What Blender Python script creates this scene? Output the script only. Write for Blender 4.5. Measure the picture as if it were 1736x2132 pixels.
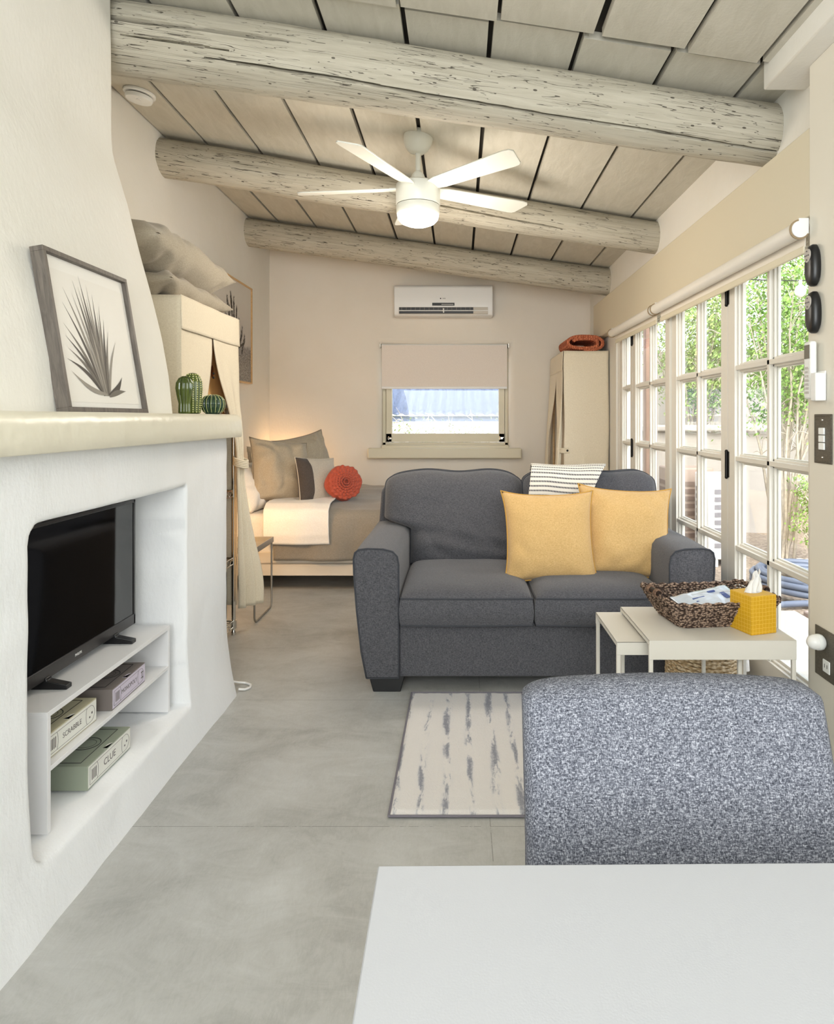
import bpy, bmesh, math, random
from math import pi, sin, cos, radians as R
from mathutils import Vector, Matrix, noise as NZ
for o in list(bpy.data.objects): bpy.data.objects.remove(o)
S = bpy.context.scene
C = S.collection
# ---------------------------------------------------------------- camera
cd = bpy.data.cameras.new('camera'); cam = bpy.data.objects.new('camera', cd); C.objects.link(cam)
cam.location = (0, 0, 1.2); cam.rotation_euler = (pi/2, 0, 0)
cd.sensor_fit = 'HORIZONTAL'; cd.sensor_width = 36; cd.lens = 36*1400/1736
cd.shift_x = -87/1736; cd.shift_y = -196/1736
cd.clip_start = .02; cd.clip_end = 200
S.camera = cam
# ---------------------------------------------------------------- world, lights, exposure
W = bpy.data.worlds.new('world'); S.world = W; W.use_nodes = True
wn = W.node_tree; wn.nodes.clear()
wo = wn.nodes.new('ShaderNodeOutputWorld'); wb = wn.nodes.new('ShaderNodeBackground'); ws = wn.nodes.new('ShaderNodeTexSky')
ws.sky_type = 'NISHITA'; ws.sun_disc = False; ws.sun_elevation = R(48); ws.sun_rotation = R(200); ws.dust_density = 3.5; ws.air_density = 1.0
wb.inputs['Strength'].default_value = .60
whs = wn.nodes.new('ShaderNodeHueSaturation'); whs.inputs['Saturation'].default_value = .45
wn.links.new(ws.outputs[0], whs.inputs['Color']); wn.links.new(whs.outputs[0], wb.inputs[0]); wn.links.new(wb.outputs[0], wo.inputs[0])
def lamp(kind, name, loc, energy, color, rot=(0,0,0), **kw):
    l = bpy.data.lights.new(name, kind); l.energy = energy; l.color = color
    for k, v in kw.items(): setattr(l, k, v)
    o = bpy.data.objects.new(name, l); C.objects.link(o); o.location = loc; o.rotation_euler = rot
    return o
lamp('SUN', 'sun', (6, 4, 8), .6, (1, .95, .86), (R(28), R(20), 0), angle=.02)
# added fill light brightening the room from behind the camera; no window there
lamp('AREA', 'rear_fill_light', (-.1, -1.45, 1.75), 62, (.93, .97, 1.0), (R(90), 0, 0), shape='RECTANGLE', size=2.5, size_y=1.8)
S.view_settings.view_transform = 'Standard'; S.view_settings.look = 'None'
S.view_settings.gamma = 1; S.view_settings.use_curve_mapping = False
S.view_settings.exposure = 0.88

# ---------------------------------------------------------------- materials
def lin(c):
    f = lambda v: (v/255/12.92) if v/255 <= .04045 else ((v/255+.055)/1.055)**2.4
    return (f(c[0]), f(c[1]), f(c[2]), 1)
class NT:
    def __init__(s, name):
        s.m = bpy.data.materials.new(name); s.m.use_nodes = True; s.t = s.m.node_tree; s.n = s.t.nodes
        s.b = s.n['Principled BSDF']
        s._o = None
    def new(s, t, **kw):
        n = s.n.new(t)
        for k, v in kw.items(): setattr(n, k, v)
        return n
    def link(s, a, b): s.t.links.new(a, b)
    def oc(s, scale=(1,1,1), rot=(0,0,0), src='Object'):
        tc = s.new('ShaderNodeTexCoord'); mp = s.new('ShaderNodeMapping')
        mp.inputs['Scale'].default_value = scale; mp.inputs['Rotation'].default_value = rot
        s.link(tc.outputs[src], mp.inputs[0]); return mp.outputs[0]
    def wc(s, scale=(1,1,1)):
        g = s.new('ShaderNodeNewGeometry'); mp = s.new('ShaderNodeMapping'); mp.inputs['Scale'].default_value = scale
        s.link(g.outputs['Position'], mp.inputs[0]); return mp.outputs[0]
    def noise(s, vec, scale, detail=4, rough=.55, dist=0):
        n = s.new('ShaderNodeTexNoise'); n.inputs['Scale'].default_value = scale; n.inputs['Detail'].default_value = detail
        n.inputs['Roughness'].default_value = rough; n.inputs['Distortion'].default_value = dist
        if vec is not None: s.link(vec, n.inputs['Vector'])
        return n.outputs['Fac']
    def ramp(s, fac, stops, interp='LINEAR'):
        r = s.new('ShaderNodeValToRGB'); e = r.color_ramp.elements; r.color_ramp.interpolation = interp
        while len(e) < len(stops): e.new(.5)
        for el, (p, c) in zip(e, stops):
            el.position = p; el.color = c if len(c) == 4 else lin(c)
        s.link(fac, r.inputs[0]); return r.outputs[0]
    def math(s, op, a, b=None, clamp=False):
        n = s.new('ShaderNodeMath', operation=op); n.use_clamp = clamp
        for i, v in enumerate((a, b)):
            if v is None: continue
            if isinstance(v, (int, float)): n.inputs[i].default_value = v
            else: s.link(v, n.inputs[i])
        return n.outputs[0]
    def mix(s, fac, a, b, mode='MIX'):
        n = s.new('ShaderNodeMix', data_type='RGBA', blend_type=mode)
        for sock, v in ((n.inputs[0], fac), (n.inputs[6], a), (n.inputs[7], b)):
            if isinstance(v, (int, float)): sock.default_value = v
            elif isinstance(v, tuple): sock.default_value = v if len(v) == 4 else lin(v)
            else: s.link(v, sock)
        return n.outputs[2]
    def bump(s, h, strength=.3, dist=.01):
        b = s.new('ShaderNodeBump'); b.inputs['Strength'].default_value = strength; b.inputs['Distance'].default_value = dist
        s.link(h, b.inputs['Height'])
        if s.b.inputs['Normal'].is_linked: s.link(s.b.inputs['Normal'].links[0].from_socket, b.inputs['Normal'])
        s.link(b.outputs[0], s.b.inputs['Normal'])
    def col(s, c):
        if isinstance(c, tuple): s.b.inputs['Base Color'].default_value = lin(c) if len(c) == 3 else c
        else: s.link(c, s.b.inputs['Base Color'])
    def set(s, **kw):
        for k, v in kw.items(): s.b.inputs[k.replace('_', ' ')].default_value = v
        return s
def plain(name, c, rough=.5, metal=0, spec=.5, noise=0, nscale=30, bump=0, bscale=200, bdist=.003, **kw):
    n = NT(name); n.set(Roughness=rough, Metallic=metal); n.b.inputs['Specular IOR Level'].default_value = spec
    v = n.oc()
    if noise:
        a = tuple(max(0, x*(1-noise)) for x in c); b = tuple(min(255, x*(1+noise)) for x in c)
        n.col(n.ramp(n.noise(v, nscale), [(.3, a), (.7, b)]))
    else: n.col(c)
    if bump: n.bump(n.noise(v, bscale, 3), bump, bdist)
    for k, x in kw.items(): n.b.inputs[k.replace('_', ' ')].default_value = x
    return n.m
def plaster(name, c, c2, bump=.35, lump=.4):
    n = NT(name); v = n.wc(); n.set(Roughness=.75); n.b.inputs['Specular IOR Level'].default_value = .25
    n.col(n.ramp(n.noise(v, 2.2, 5), [(.3, c), (.7, c2)]))
    n.bump(n.noise(v, 3.0, 3), lump, .03)
    n.bump(n.noise(n.wc((1, 1, .55)), 70, 4, .6), bump, .004)
    return n.m
def fabric(name, c, c2, scale=700, bump=.4, bdist=.0015, contrast=(.35, .65), rough=.95, weave=True, sheen=.2):
    n = NT(name); n.set(Roughness=rough); n.b.inputs['Specular IOR Level'].default_value = .15
    n.b.inputs['Sheen Weight'].default_value = sheen
    a = n.noise(n.oc((1, 1, .35)), scale, 2, .7); b = n.noise(n.oc((.3, 1, 1)), scale*.9, 2, .7)
    f = n.math('MULTIPLY', n.math('ADD', a, b), .5)
    n.col(n.ramp(f, [(contrast[0], c), (contrast[1], c2)]))
    n.bump(f, bump, bdist)
    return n.m
M = {}
M['wall'] = plaster('wall_plaster', (231, 229, 221), (236, 234, 228), .25, .25)
M['wall_back'] = plaster('wall_plaster_back', (232, 224, 211), (236, 229, 218), .25, .2)
M['hearth'] = plaster('hearth_plaster', (238, 240, 241), (243, 244, 245), .4, .5)
M['mantel'] = plain('mantel_paint', (228, 223, 205), .32, spec=.5, bump=.3, bscale=9, bdist=.02)
M['cream'] = plain('cream_trim_paint', (222, 214, 190), .5, bump=.15, bscale=60)
M['cream2'] = plain('lintel_paint', (214, 205, 182), .55, bump=.15, bscale=60)
M['white'] = plain('white_paint', (236, 236, 234), .4)
M['door_white'] = plain('door_paint', (226, 222, 212), .42, bump=.08, bscale=50)
M['white_gloss'] = plain('white_gloss', (238, 240, 238), .25)
M['fan_white'] = plain('fan_enamel', (232, 234, 226), .3)
M['unit_white'] = plain('laminate_white', (233, 233, 234), .4)
M['table_white'] = plain('table_laminate', (176, 178, 183), .55, bump=.05, bscale=500)
M['metal_cream'] = plain('cream_powdercoat', (222, 218, 208), .5, bump=.1, bscale=900)
M['chrome'] = plain('chrome', (215, 212, 205), .18, metal=1)
M['grey_metal'] = plain('grey_metal', (150, 146, 138), .42, metal=.6)
M['black'] = plain('black_plastic', (20, 20, 22), .35)
M['tv_bezel'] = plain('tv_bezel', (48, 46, 46), .3, noise=.05, nscale=300)
M['tv_screen'] = plain('tv_screen', (6, 6, 7), .06, spec=.6)
M['iron'] = plain('black_iron', (22, 20, 18), .45, metal=.4)
M['ink'] = plain('ink', (38, 36, 38), .8)
M['ink_grey'] = plain('ink_grey', (110, 104, 104), .8)
M['wood_light'] = None
def wood(name, c, c2, knots=False, scale=(1, 12, 12), rough=.5):
    n = NT(name); n.set(Roughness=rough); v = n.oc(scale)
    f = n.noise(v, 6, 6, .6, 1.2)
    n.col(n.ramp(f, [(.3, c), (.7, c2)])); n.bump(f, .2, .003); return n.m
M['wood_light'] = wood('birch_wood', (214, 178, 128), (232, 204, 160))
M['pine'] = wood('pine_board', (206, 156, 96), (226, 182, 120), scale=(12, 12, 1))
M['frame_grey'] = wood('grey_wood_frame', (74, 68, 62), (112, 104, 96), scale=(14, 14, 1.4))
M['frame_pine'] = wood('pale_wood_frame', (196, 160, 112), (220, 186, 138))
M['sofa'] = fabric('sofa_fabric', (62, 62, 66), (104, 104, 109), 420, .5, .002, (.36, .64))
M['sofa_pipe'] = plain('sofa_piping', (62, 64, 70), .9)
M['chair'] = None
def chair_fabric():
    n = NT('chair_fabric'); n.set(Roughness=.95); n.b.inputs['Specular IOR Level'].default_value = .15
    a = n.noise(n.oc((1, 1, .4)), 620, 3, .8); b = n.noise(n.oc((.35, 1, 1)), 560, 3, .8)
    f = n.math('ADD', n.math('MULTIPLY', a, .5), n.math('MULTIPLY', b, .5))
    n.col(n.ramp(f, [(.38, (44, 46, 54)), (.5, (98, 101, 111)), (.62, (176, 178, 186))])); n.bump(f, .6, .002); return n.m
M['chair'] = chair_fabric()
M['yellow'] = fabric('yellow_linen', (206, 165, 104), (232, 196, 138), 380, .5, .0015)
M['yellow_pipe'] = plain('yellow_piping', (204, 158, 76), .9)
M['linen'] = fabric('beige_linen', (158, 148, 130), (182, 172, 154), 300, .4, .0015)
M['linen_pipe'] = plain('linen_seam', (128, 118, 102), .9)
M['duvet'] = fabric('duvet_cotton', (134, 127, 116), (154, 146, 134), 300, .4, .0015)
M['sheet'] = fabric('white_cotton', (226, 222, 216), (240, 237, 232), 300, .25, .001)
M['small_pillow'] = fabric('pale_linen', (178, 170, 156), (200, 192, 178), 300, .4, .0015)
M['dark_cloth'] = fabric('dark_grey_cloth', (66, 60, 58), (84, 78, 74), 300, .3, .001)
M['coral'] = fabric('coral_cotton', (160, 72, 54), (186, 92, 72), 300, .4, .0015)
M['canvas'] = fabric('cream_canvas', (220, 208, 184), (236, 226, 204), 350, .35, .001)
M['canvas_in'] = plain('canvas_seam', (188, 172, 142), .9)
M['bin_black'] = plain('black_bin', (26, 26, 26), .7)
M['blanket_orange'] = None
def terracotta():
    n = NT('terracotta_blanket'); n.set(Roughness=.95)
    w = n.new('ShaderNodeTexWave', wave_type='BANDS'); w.inputs['Scale'].default_value = 22; w.inputs['Distortion'].default_value = 6; w.inputs['Detail Scale'].default_value = 3
    n.link(n.oc((1, 1, 1)), w.inputs[0])
    n.col(n.ramp(w.outputs['Fac'], [(.15, (158, 78, 48)), (.6, (214, 128, 92))])); n.bump(w.outputs['Fac'], .7, .006); return n.m
M['blanket_orange'] = terracotta()
def glassm(name, tint=(1, 1, 1, 1), refl=1.0, rough=0):
    n = NT(name); n.n.remove(n.b); o = n.n['Material Output']
    tr = n.new('ShaderNodeBsdfTransparent'); tr.inputs[0].default_value = tint
    gl = n.new('ShaderNodeBsdfGlossy'); gl.inputs['Roughness'].default_value = rough
    lw = n.new('ShaderNodeLayerWeight'); lw.inputs[0].default_value = .5
    fr = n.math('ADD', n.math('MULTIPLY', n.math('POWER', lw.outputs['Facing'], 5), .8*refl), .035*refl)
    mx = n.new('ShaderNodeMixShader'); n.link(fr, mx.inputs[0]); n.link(tr.outputs[0], mx.inputs[1]); n.link(gl.outputs[0], mx.inputs[2])
    n.link(mx.outputs[0], o.inputs[0]); return n.m
M['glass'] = glassm('window_glass', (.97, .985, .98, 1))
M['glaze'] = glassm('picture_glass', (.998, .998, .995, 1), .2, .4)
def emis(name, c, s):
    n = NT(name); n.col(c); n.b.inputs['Emission Color'].default_value = lin(c); n.b.inputs['Emission Strength'].default_value = s; return n.m
M['lamp_glow'] = emis('lamp_diffuser', (255, 250, 240), 4.0)
M['warm_glow'] = emis('warm_lampshade', (255, 190, 110), 5.0)
M['paper'] = plain('print_paper', (238, 235, 230), .8)
M['mat_board'] = plain('mat_board', (242, 240, 236), .8)

# ---------------------------------------------------------------- mesh helpers
def rootof(o):
    while o.parent: o = o.parent
    return o
def fin(me, smooth, angle):
    if smooth:
        for p in me.polygons: p.use_smooth = True
        if angle < 179: me.set_sharp_from_angle(angle=R(angle))
def obj(name, bm, m, parent=None, smooth=True, angle=40, bev=0, seg=2, sub=0, world=True, recalc=True):
    if isinstance(bm, bmesh.types.BMesh):
        if recalc: bmesh.ops.recalc_face_normals(bm, faces=bm.faces)
        me = bpy.data.meshes.new(name); bm.to_mesh(me); bm.free()
    else: me = bm
    o = bpy.data.objects.new(name, me); C.objects.link(o)
    if m is not None and not me.materials: me.materials.append(m)
    if parent is not None:
        if world: me.transform(rootof(parent).matrix_basis.inverted())
        o.parent = parent
    elif world:
        xs = [v.co for v in me.vertices]
        a = Vector([min(v[i] for v in xs) for i in range(3)]); b = Vector([max(v[i] for v in xs) for i in range(3)])
        c = Vector(((a.x+b.x)/2, (a.y+b.y)/2, a.z))
        me.transform(Matrix.Translation(-c)); o.location = c
    fin(me, smooth, angle)
    if bev:
        md = o.modifiers.new('bevel', 'BEVEL'); md.width = bev; md.segments = seg; md.limit_method = 'ANGLE'; md.angle_limit = R(35); md.harden_normals = False
    if sub:
        md = o.modifiers.new('subdivision', 'SUBSURF'); md.levels = sub; md.render_levels = sub
    return o
def tag(o, label, cat, group=None, kind=None):
    o['label'] = label; o['category'] = cat
    if group: o['group'] = group
    if kind: o['kind'] = kind
    return o
def thing(name, label, cat, loc=(0,0,0), rot=(0,0,0), group=None):
    o = bpy.data.objects.new(name, None); C.objects.link(o); o.empty_display_size = .05
    o.location = loc; o.rotation_euler = rot; tag(o, label, cat, group); return o
def struct(name, bm, m, **kw):
    o = obj(name, bm, m, **kw); o['kind'] = 'structure'; return o
def BM(): return bmesh.new()
def box(bm, x0, x1, y0, y1, z0, z1, mat=None):
    r = bmesh.ops.create_cube(bm, size=1)
    mm = Matrix.Translation(((x0+x1)/2, (y0+y1)/2, (z0+z1)/2)) @ Matrix.Diagonal((abs(x1-x0), abs(y1-y0), abs(z1-z0), 1))
    if mat is not None: mm = mat @ mm
    bmesh.ops.transform(bm, matrix=mm, verts=r['verts']); return bm
def tube(bm, pts, r, seg=10, caps=True):
    pts = [Vector(p) for p in pts]; rs = r if isinstance(r, (list, tuple)) else [r]*len(pts)
    rings = []; up = None
    for i, p in enumerate(pts):
        t = (pts[min(i+1, len(pts)-1)]-pts[max(i-1, 0)]).normalized()
        if up is None:
            a = Vector((0, 0, 1)) if abs(t.z) < .9 else Vector((1, 0, 0)); up = (a-a.dot(t)*t).normalized()
        else: up = (up-up.dot(t)*t).normalized()
        s = t.cross(up)
        rings.append([bm.verts.new(p+rs[i]*(cos(2*pi*k/seg)*up+sin(2*pi*k/seg)*s)) for k in range(seg)])
    for a, b in zip(rings, rings[1:]):
        for k in range(seg): bm.faces.new((a[k], a[(k+1) % seg], b[(k+1) % seg], b[k]))
    if caps: bm.faces.new(rings[0][::-1]); bm.faces.new(rings[-1])
    return bm
def lathe(bm, prof, seg=32, mat=None, fn=None):
    rings = []
    for (r, z) in prof:
        ring = []
        for k in range(seg):
            a = 2*pi*k/seg; rr = r*(fn(a, z) if fn else 1)
            p = Vector((rr*cos(a), rr*sin(a), z)); ring.append(bm.verts.new(mat @ p if mat else p))
        rings.append(ring)
    for a, b in zip(rings, rings[1:]):
        for k in range(seg): bm.faces.new((a[k], a[(k+1) % seg], b[(k+1) % seg], b[k]))
    bm.faces.new(rings[0][::-1]); bm.faces.new(rings[-1]); return bm
def grid(bm, nu, nv, fn, uv=False, closed=False):
    vs = [[bm.verts.new(fn(i/(nu-1), j/(nv-1))) for j in range(nv)] for i in range(nu)]
    lay = bm.loops.layers.uv.verify() if uv else None
    for i in range(nu-1):
        for j in range(nv-1):
            f = bm.faces.new((vs[i][j], vs[i+1][j], vs[i+1][j+1], vs[i][j+1]))
            if uv:
                for l, (a, b) in zip(f.loops, ((i, j), (i+1, j), (i+1, j+1), (i, j+1))): l[lay].uv = (a/(nu-1), b/(nv-1))
    return vs
def prism(bm, poly, d, mat=None, z0=0):
    "polygon (x,y) list extruded along z by d"
    a = [Vector((x, y, z0)) for x, y in poly]; b = [Vector((x, y, z0+d)) for x, y in poly]
    if mat: a = [mat @ p for p in a]; b = [mat @ p for p in b]
    va = [bm.verts.new(p) for p in a]; vb = [bm.verts.new(p) for p in b]; n = len(va)
    bm.faces.new(va[::-1]); bm.faces.new(vb)
    for i in range(n): bm.faces.new((va[i], va[(i+1) % n], vb[(i+1) % n], vb[i]))
    return bm
def solid(o, t, off=-1):
    md = o.modifiers.new('thickness', 'SOLIDIFY'); md.thickness = t; md.offset = off; return o
def n3(x, y, z, s=1): return NZ.noise(Vector((x*s, y*s, z*s)))
def lettering(s, size, m, parent, mat, name='lettering', extrude=.0003, align='CENTER', world=True):
    cu = bpy.data.curves.new('t', 'FONT'); cu.body = s; cu.size = size; cu.extrude = extrude; cu.align_x = align; cu.align_y = 'CENTER'; cu.resolution_u = 3
    t = bpy.data.objects.new('t', cu); C.objects.link(t)
    me = bpy.data.meshes.new_from_object(t.evaluated_get(bpy.context.evaluated_depsgraph_get()))
    bpy.data.objects.remove(t); bpy.data.curves.remove(cu)
    me.transform(mat); me.materials.clear()
    return obj(name, me, m, parent, smooth=False, world=world)
def frame_mat(o, x, y):
    "matrix whose local x axis is x, y axis is y, at origin o"
    x = Vector(x).normalized(); y = Vector(y).normalized(); z = x.cross(y)
    return Matrix(((x.x, y.x, z.x, o[0]), (x.y, y.y, z.y, o[1]), (x.z, y.z, z.z, o[2]), (0, 0, 0, 1)))
def smooth(a, b, x):
    t = max(0, min(1, (x-a)/(b-a))); return t*t*(3-2*t)
def lerp_tab(tab, x):
    if x <= tab[0][0]: return tab[0][1]
    for (a, va), (b, vb) in zip(tab, tab[1:]):
        if x <= b: return va+(vb-va)*(x-a)/(b-a)
    return tab[-1][1]
def ceil_z(x): return 2.641-.152*x
# ================================================================ SETTING
XL, YB, XR = -1.80, 6.40, 1.25
# floor
def floor_mat():
    n = NT('polished_concrete'); n.set(Roughness=.42); n.b.inputs['Specular IOR Level'].default_value = .4
    v = n.wc()
    a = n.noise(n.wc((1, 1.2, 1)), 1.5, 8, .6, .8); b = n.noise(n.wc((1, 1.6, 1)), 4.5, 8, .72, 1.2); c = n.noise(n.wc((3.2, 1, 1)), 26, 5, .7, 1.6)
    f = n.math('ADD', n.math('MULTIPLY', a, .5), n.math('ADD', n.math('MULTIPLY', b, .35), n.math('MULTIPLY', c, .15)))
    base = n.ramp(f, [(.30, (140, 139, 134)), (.5, (178, 178, 174)), (.70, (202, 203, 201))])
    sx = n.new('ShaderNodeSeparateXYZ'); n.link(n.new('ShaderNodeNewGeometry').outputs['Position'], sx.inputs[0])
    def line(sock, at, w): return n.math('LESS_THAN', n.math('ABSOLUTE', n.math('SUBTRACT', sock, at)), w)
    l = n.math('MAXIMUM', n.math('MAXIMUM', line(sx.outputs[1], 1.975, .0012), line(sx.outputs[0], .093, .0012)), line(sx.outputs[1], 2.86, .0012))
    l = n.math('MULTIPLY', l, n.math('GREATER_THAN', b, .46))
    n.col(n.mix(n.math('MULTIPLY', l, .55), base, (88, 86, 80)))
    n.bump(c, .12, .002); n.bump(b, .08, .004)
    return n.m
bm = BM(); box(bm, -1.95, 1.40, -1.7, 6.55, -.12, 0)
struct('floor', bm, floor_mat())
# left wall, back wall, right wall, wall behind the camera
bm = BM(); grid(bm, 120, 44, lambda u, v: Vector((XL+.006*n3(0, u*8, v*3, 1.1), -1.6+8.15*u, v*3.1))); o = struct('wall_left', bm, M['wall'], recalc=False); solid(o, .15, -1)
# back wall with the window recess (rounded reveal)
wx0, wx1, wz0, wz1 = -.735, .475, .935, 1.905
def back_wall():
    bm = BM()
    def ax(a, b, lo, hi, n):
        s = {a+(b-a)*i/n for i in range(n+1)}
        for c in (lo, hi):
            for d in (-.06, -.045, -.03, -.02, -.012, -.006, -.0005, 0, .0015): s.add(c+d if c == lo else c-d)
        return sorted(s)
    X = ax(-1.95, 1.45, wx0, wx1, 30); Z = ax(0, 3.1, wz0, wz1, 26); r = .055
    V = {}
    for i, x in enumerate(X):
        for j, z in enumerate(Z):
            dx = max(wx0-x, x-wx1); dz = max(wz0-z, z-wz1); d = max(dx, dz)
            if d < 0: V[i, j] = None; continue
            q = 0 if d >= r else r-math.sqrt(max(0, r*r-(r-d)**2))
            V[i, j] = bm.verts.new((x, YB+q+.004*n3(x, 0, z, 1.3), z))
    for i in range(len(X)-1):
        for j in range(len(Z)-1):
            q = [V[i, j], V[i+1, j], V[i+1, j+1], V[i, j+1]]
            cx, cz = (X[i]+X[i+1])/2, (Z[j]+Z[j+1])/2
            if None in q or (wx0 < cx < wx1 and wz0 < cz < wz1): continue
            bm.faces.new(q)
    # reveal
    for (a, b) in (((wx0, wz0), (wx1, wz0)), ((wx1, wz0), (wx1, wz1)), ((wx1, wz1), (wx0, wz1)), ((wx0, wz1), (wx0, wz0))):
        bm.faces.new([bm.verts.new((a[0], YB+.05, a[1])), bm.verts.new((b[0], YB+.05, b[1])), bm.verts.new((b[0], YB+.24, b[1])), bm.verts.new((a[0], YB+.24, a[1]))])
    # outer skin
    for (x0, x1, z0, z1) in ((-1.95, wx0, 0, 3.1), (wx1, 1.45, 0, 3.1), (wx0, wx1, 0, wz0), (wx0, wx1, wz1, 3.1)):
        bm.faces.new([bm.verts.new(p) for p in ((x0, YB+.24, z0), (x1, YB+.24, z0), (x1, YB+.24, z1), (x0, YB+.24, z1))])
    return bm
struct('wall_back', back_wall(), M['wall_back'], recalc=False)
# right wall: above the doors, the far end, and the near pier
bm = BM(); box(bm, XR, XR+.16, 2.26, YB+.05, 1.93, 2.66); box(bm, XR, XR+.16, 5.21, YB+.05, 0, 1.94)
box(bm, 1.19, 1.41, -1.6, 2.262, 0, 2.66)
struct('wall_right', bm, M['wall'], bev=.012, seg=3)
bm = BM()
box(bm, -1.95, 1.4, -1.72, -1.6, 0, 3.1)
struct('wall_front', bm, M['wall'])
# box lintel over the doors
bm = BM(); box(bm, 1.181, 1.25, 2.262, 5.9, 1.88, 2.18)
struct('trim_1', bm, M['cream2'], bev=.006)
bm = BM(); box(bm, 1.10, 1.40, -1.6, 2.43, 2.383, 2.62)
struct('trim_2', bm, M['wall'], bev=.006)
bm = BM(); box(bm, 1.179, 1.19, 2.07, 2.262, 0, 2.383)
struct('trim_3', bm, plain('pier_paint', (224, 219, 206), .55), bev=.003)
bm = BM(); box(bm, 1.20, 1.25, 2.262, 5.2, 1.86, 1.885); box(bm, 1.215, 1.25, 5.10, 5.2, 0, 1.87)
for k, dx in enumerate((0, .012, .022)): box(bm, 1.20-.002*k+dx, 1.25, 5.135+.018*k, 5.15+.018*k, 0, 1.87)
struct('door_frame_trim', bm, M['door_white'], bev=.003)
bpy.data.objects['door_frame_trim'].name = 'trim_4'
bm = BM(); box(bm, 1.19, 1.42, 2.262, 5.2, -.04, .015)
struct('trim_5', bm, plain('stone_threshold', (196, 190, 180), .5, noise=.05, nscale=20), bev=.004)

# ceiling: lapped boards with dark gaps, and the roof deck above
def board_mat():
    n = NT('whitewashed_boards'); n.set(Roughness=.8)
    f = n.noise(n.wc((5, 1.2, 5)), 5, 6, .6, .6); g = n.noise(n.wc(), 90, 4, .7)
    n.col(n.ramp(f, [(.25, (193, 189, 175)), (.6, (204, 200, 187)), (.8, (210, 206, 194))]))
    n.bump(f, .3, .006); n.bump(g, .35, .003); return n.m
M['board'] = board_mat()
bm = BM(); random.seed(4)
gx = [-1.97, -1.80, -1.542, -1.215, -.869, -.527, -.204, .1175, .441, .7765, 1.098, 1.42]
gn = [-1.97, -1.80, -1.542, -1.215, -.869, -.545, -.212, .143, .487, .81, 1.07, 1.42]
def board(x0, x1, y0, y1, drop):
    n = 10
    pts = []
    for i in range(n+1):
        y = y0+(y1-y0)*i/n
        w = .0035*n3(x0*9, y*3, 2); w2 = .0035*n3(x1*9, y*3, 5)
        pts.append((x0+w, x1+w2, y))
    for (a, b) in zip(pts, pts[1:]):
        def q(x, y, d): return bm.verts.new((x, y, ceil_z(x)-drop+d))
        lo = [q(a[0], a[2], 0), q(a[1], a[2], 0), q(b[1], b[2], 0), q(b[0], b[2], 0)]
        hi = [q(a[0], a[2], .03), q(a[1], a[2], .03), q(b[1], b[2], .03), q(b[0], b[2], .03)]
        bm.faces.new(lo)
        bm.faces.new((lo[0], hi[0], hi[3], lo[3])); bm.faces.new((lo[1], hi[1], hi[2], lo[2]))
        if a is pts[0]: bm.faces.new((lo[0], lo[1], hi[1], hi[0]))
        if b is pts[-1]: bm.faces.new((lo[3], lo[2], hi[2], hi[3]))
for i in range(len(gx)-1):
    g = .010
    board(gx[i]+g, gx[i+1]-g, 2.40+random.uniform(-.02, .03), 6.5, random.uniform(-.002, .002))
    gg = .007 if i != 7 else .004
    a = gn[i]+(.007 if i != 8 else .02); board(a, gn[i+1]-g, -1.65, 2.375+random.uniform(-.015, .025), .012+random.uniform(-.003, .006))
struct('ceiling', bm, M['board'], smooth=False)
bm = BM(); prism(bm, [(-1.98, ceil_z(-1.98)+.03), (1.45, ceil_z(1.45)+.03), (1.45, ceil_z(1.45)+.2), (-1.98, ceil_z(-1.98)+.2)], 8.3, Matrix(((1, 0, 0, 0), (0, 0, 1, -1.7), (0, 1, 0, 0), (0, 0, 0, 1))))
struct('ceiling_deck', bm, plain('roof_deck', (44, 40, 34), .95)); bpy.data.objects['ceiling_deck'].name = 'ceiling.001'

# round log beams
def log_mat():
    n = NT('whitewashed_log'); n.set(Roughness=.78)
    tc = n.new('ShaderNodeTexCoord')
    def mp(s, loc=(0, 0, 0)):
        q = n.new('ShaderNodeMapping'); q.inputs['Scale'].default_value = s; q.inputs['Location'].default_value = loc
        n.link(tc.outputs['Object'], q.inputs[0]); return q.outputs[0]
    g = n.noise(mp((1, 16, 16)), 2.2, 6, .65, .6)
    base = n.ramp(g, [(.25, (168, 161, 144)), (.55, (188, 182, 166)), (.8, (202, 197, 182))])
    c1 = n.noise(mp((.9, 26, 26)), 1.7, 2, .5, .15)           # long hairline checks
    k1 = n.math('LESS_THAN', n.math('ABSOLUTE', n.math('SUBTRACT', c1, .5)), .0065)
    k1 = n.math('MULTIPLY', k1, n.math('GREATER_THAN', n.noise(mp((1.6, 7, 7), (3, 1, 5)), 2.2, 2), .46))
    c2 = n.noise(mp((2.2, 34, 34), (5, 2, 1)), 2.0, 2, .5, .3)
    k2 = n.math('MULTIPLY', n.math('LESS_THAN', n.math('ABSOLUTE', n.math('SUBTRACT', c2, .47)), .007), n.math('GREATER_THAN', n.noise(mp((2.5, 9, 9), (9, 4, 2)), 2.2, 2), .49))
    vo = n.new('ShaderNodeTexVoronoi'); vo.inputs['Scale'].default_value = 9; n.link(mp((1, 2.2, 2.2)), vo.inputs['Vector'])
    k3 = n.math('LESS_THAN', vo.outputs['Distance'], .075)    # knots and nail holes
    k = n.math('MAXIMUM', n.math('MAXIMUM', k1, k2), k3)
    n.col(n.mix(n.math('MULTIPLY', k, .85), base, (52, 45, 35)))
    n.bump(n.math('SUBTRACT', g, n.math('MULTIPLY', k, .6)), .5, .006); return n.m
M['log'] = log_mat()
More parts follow.
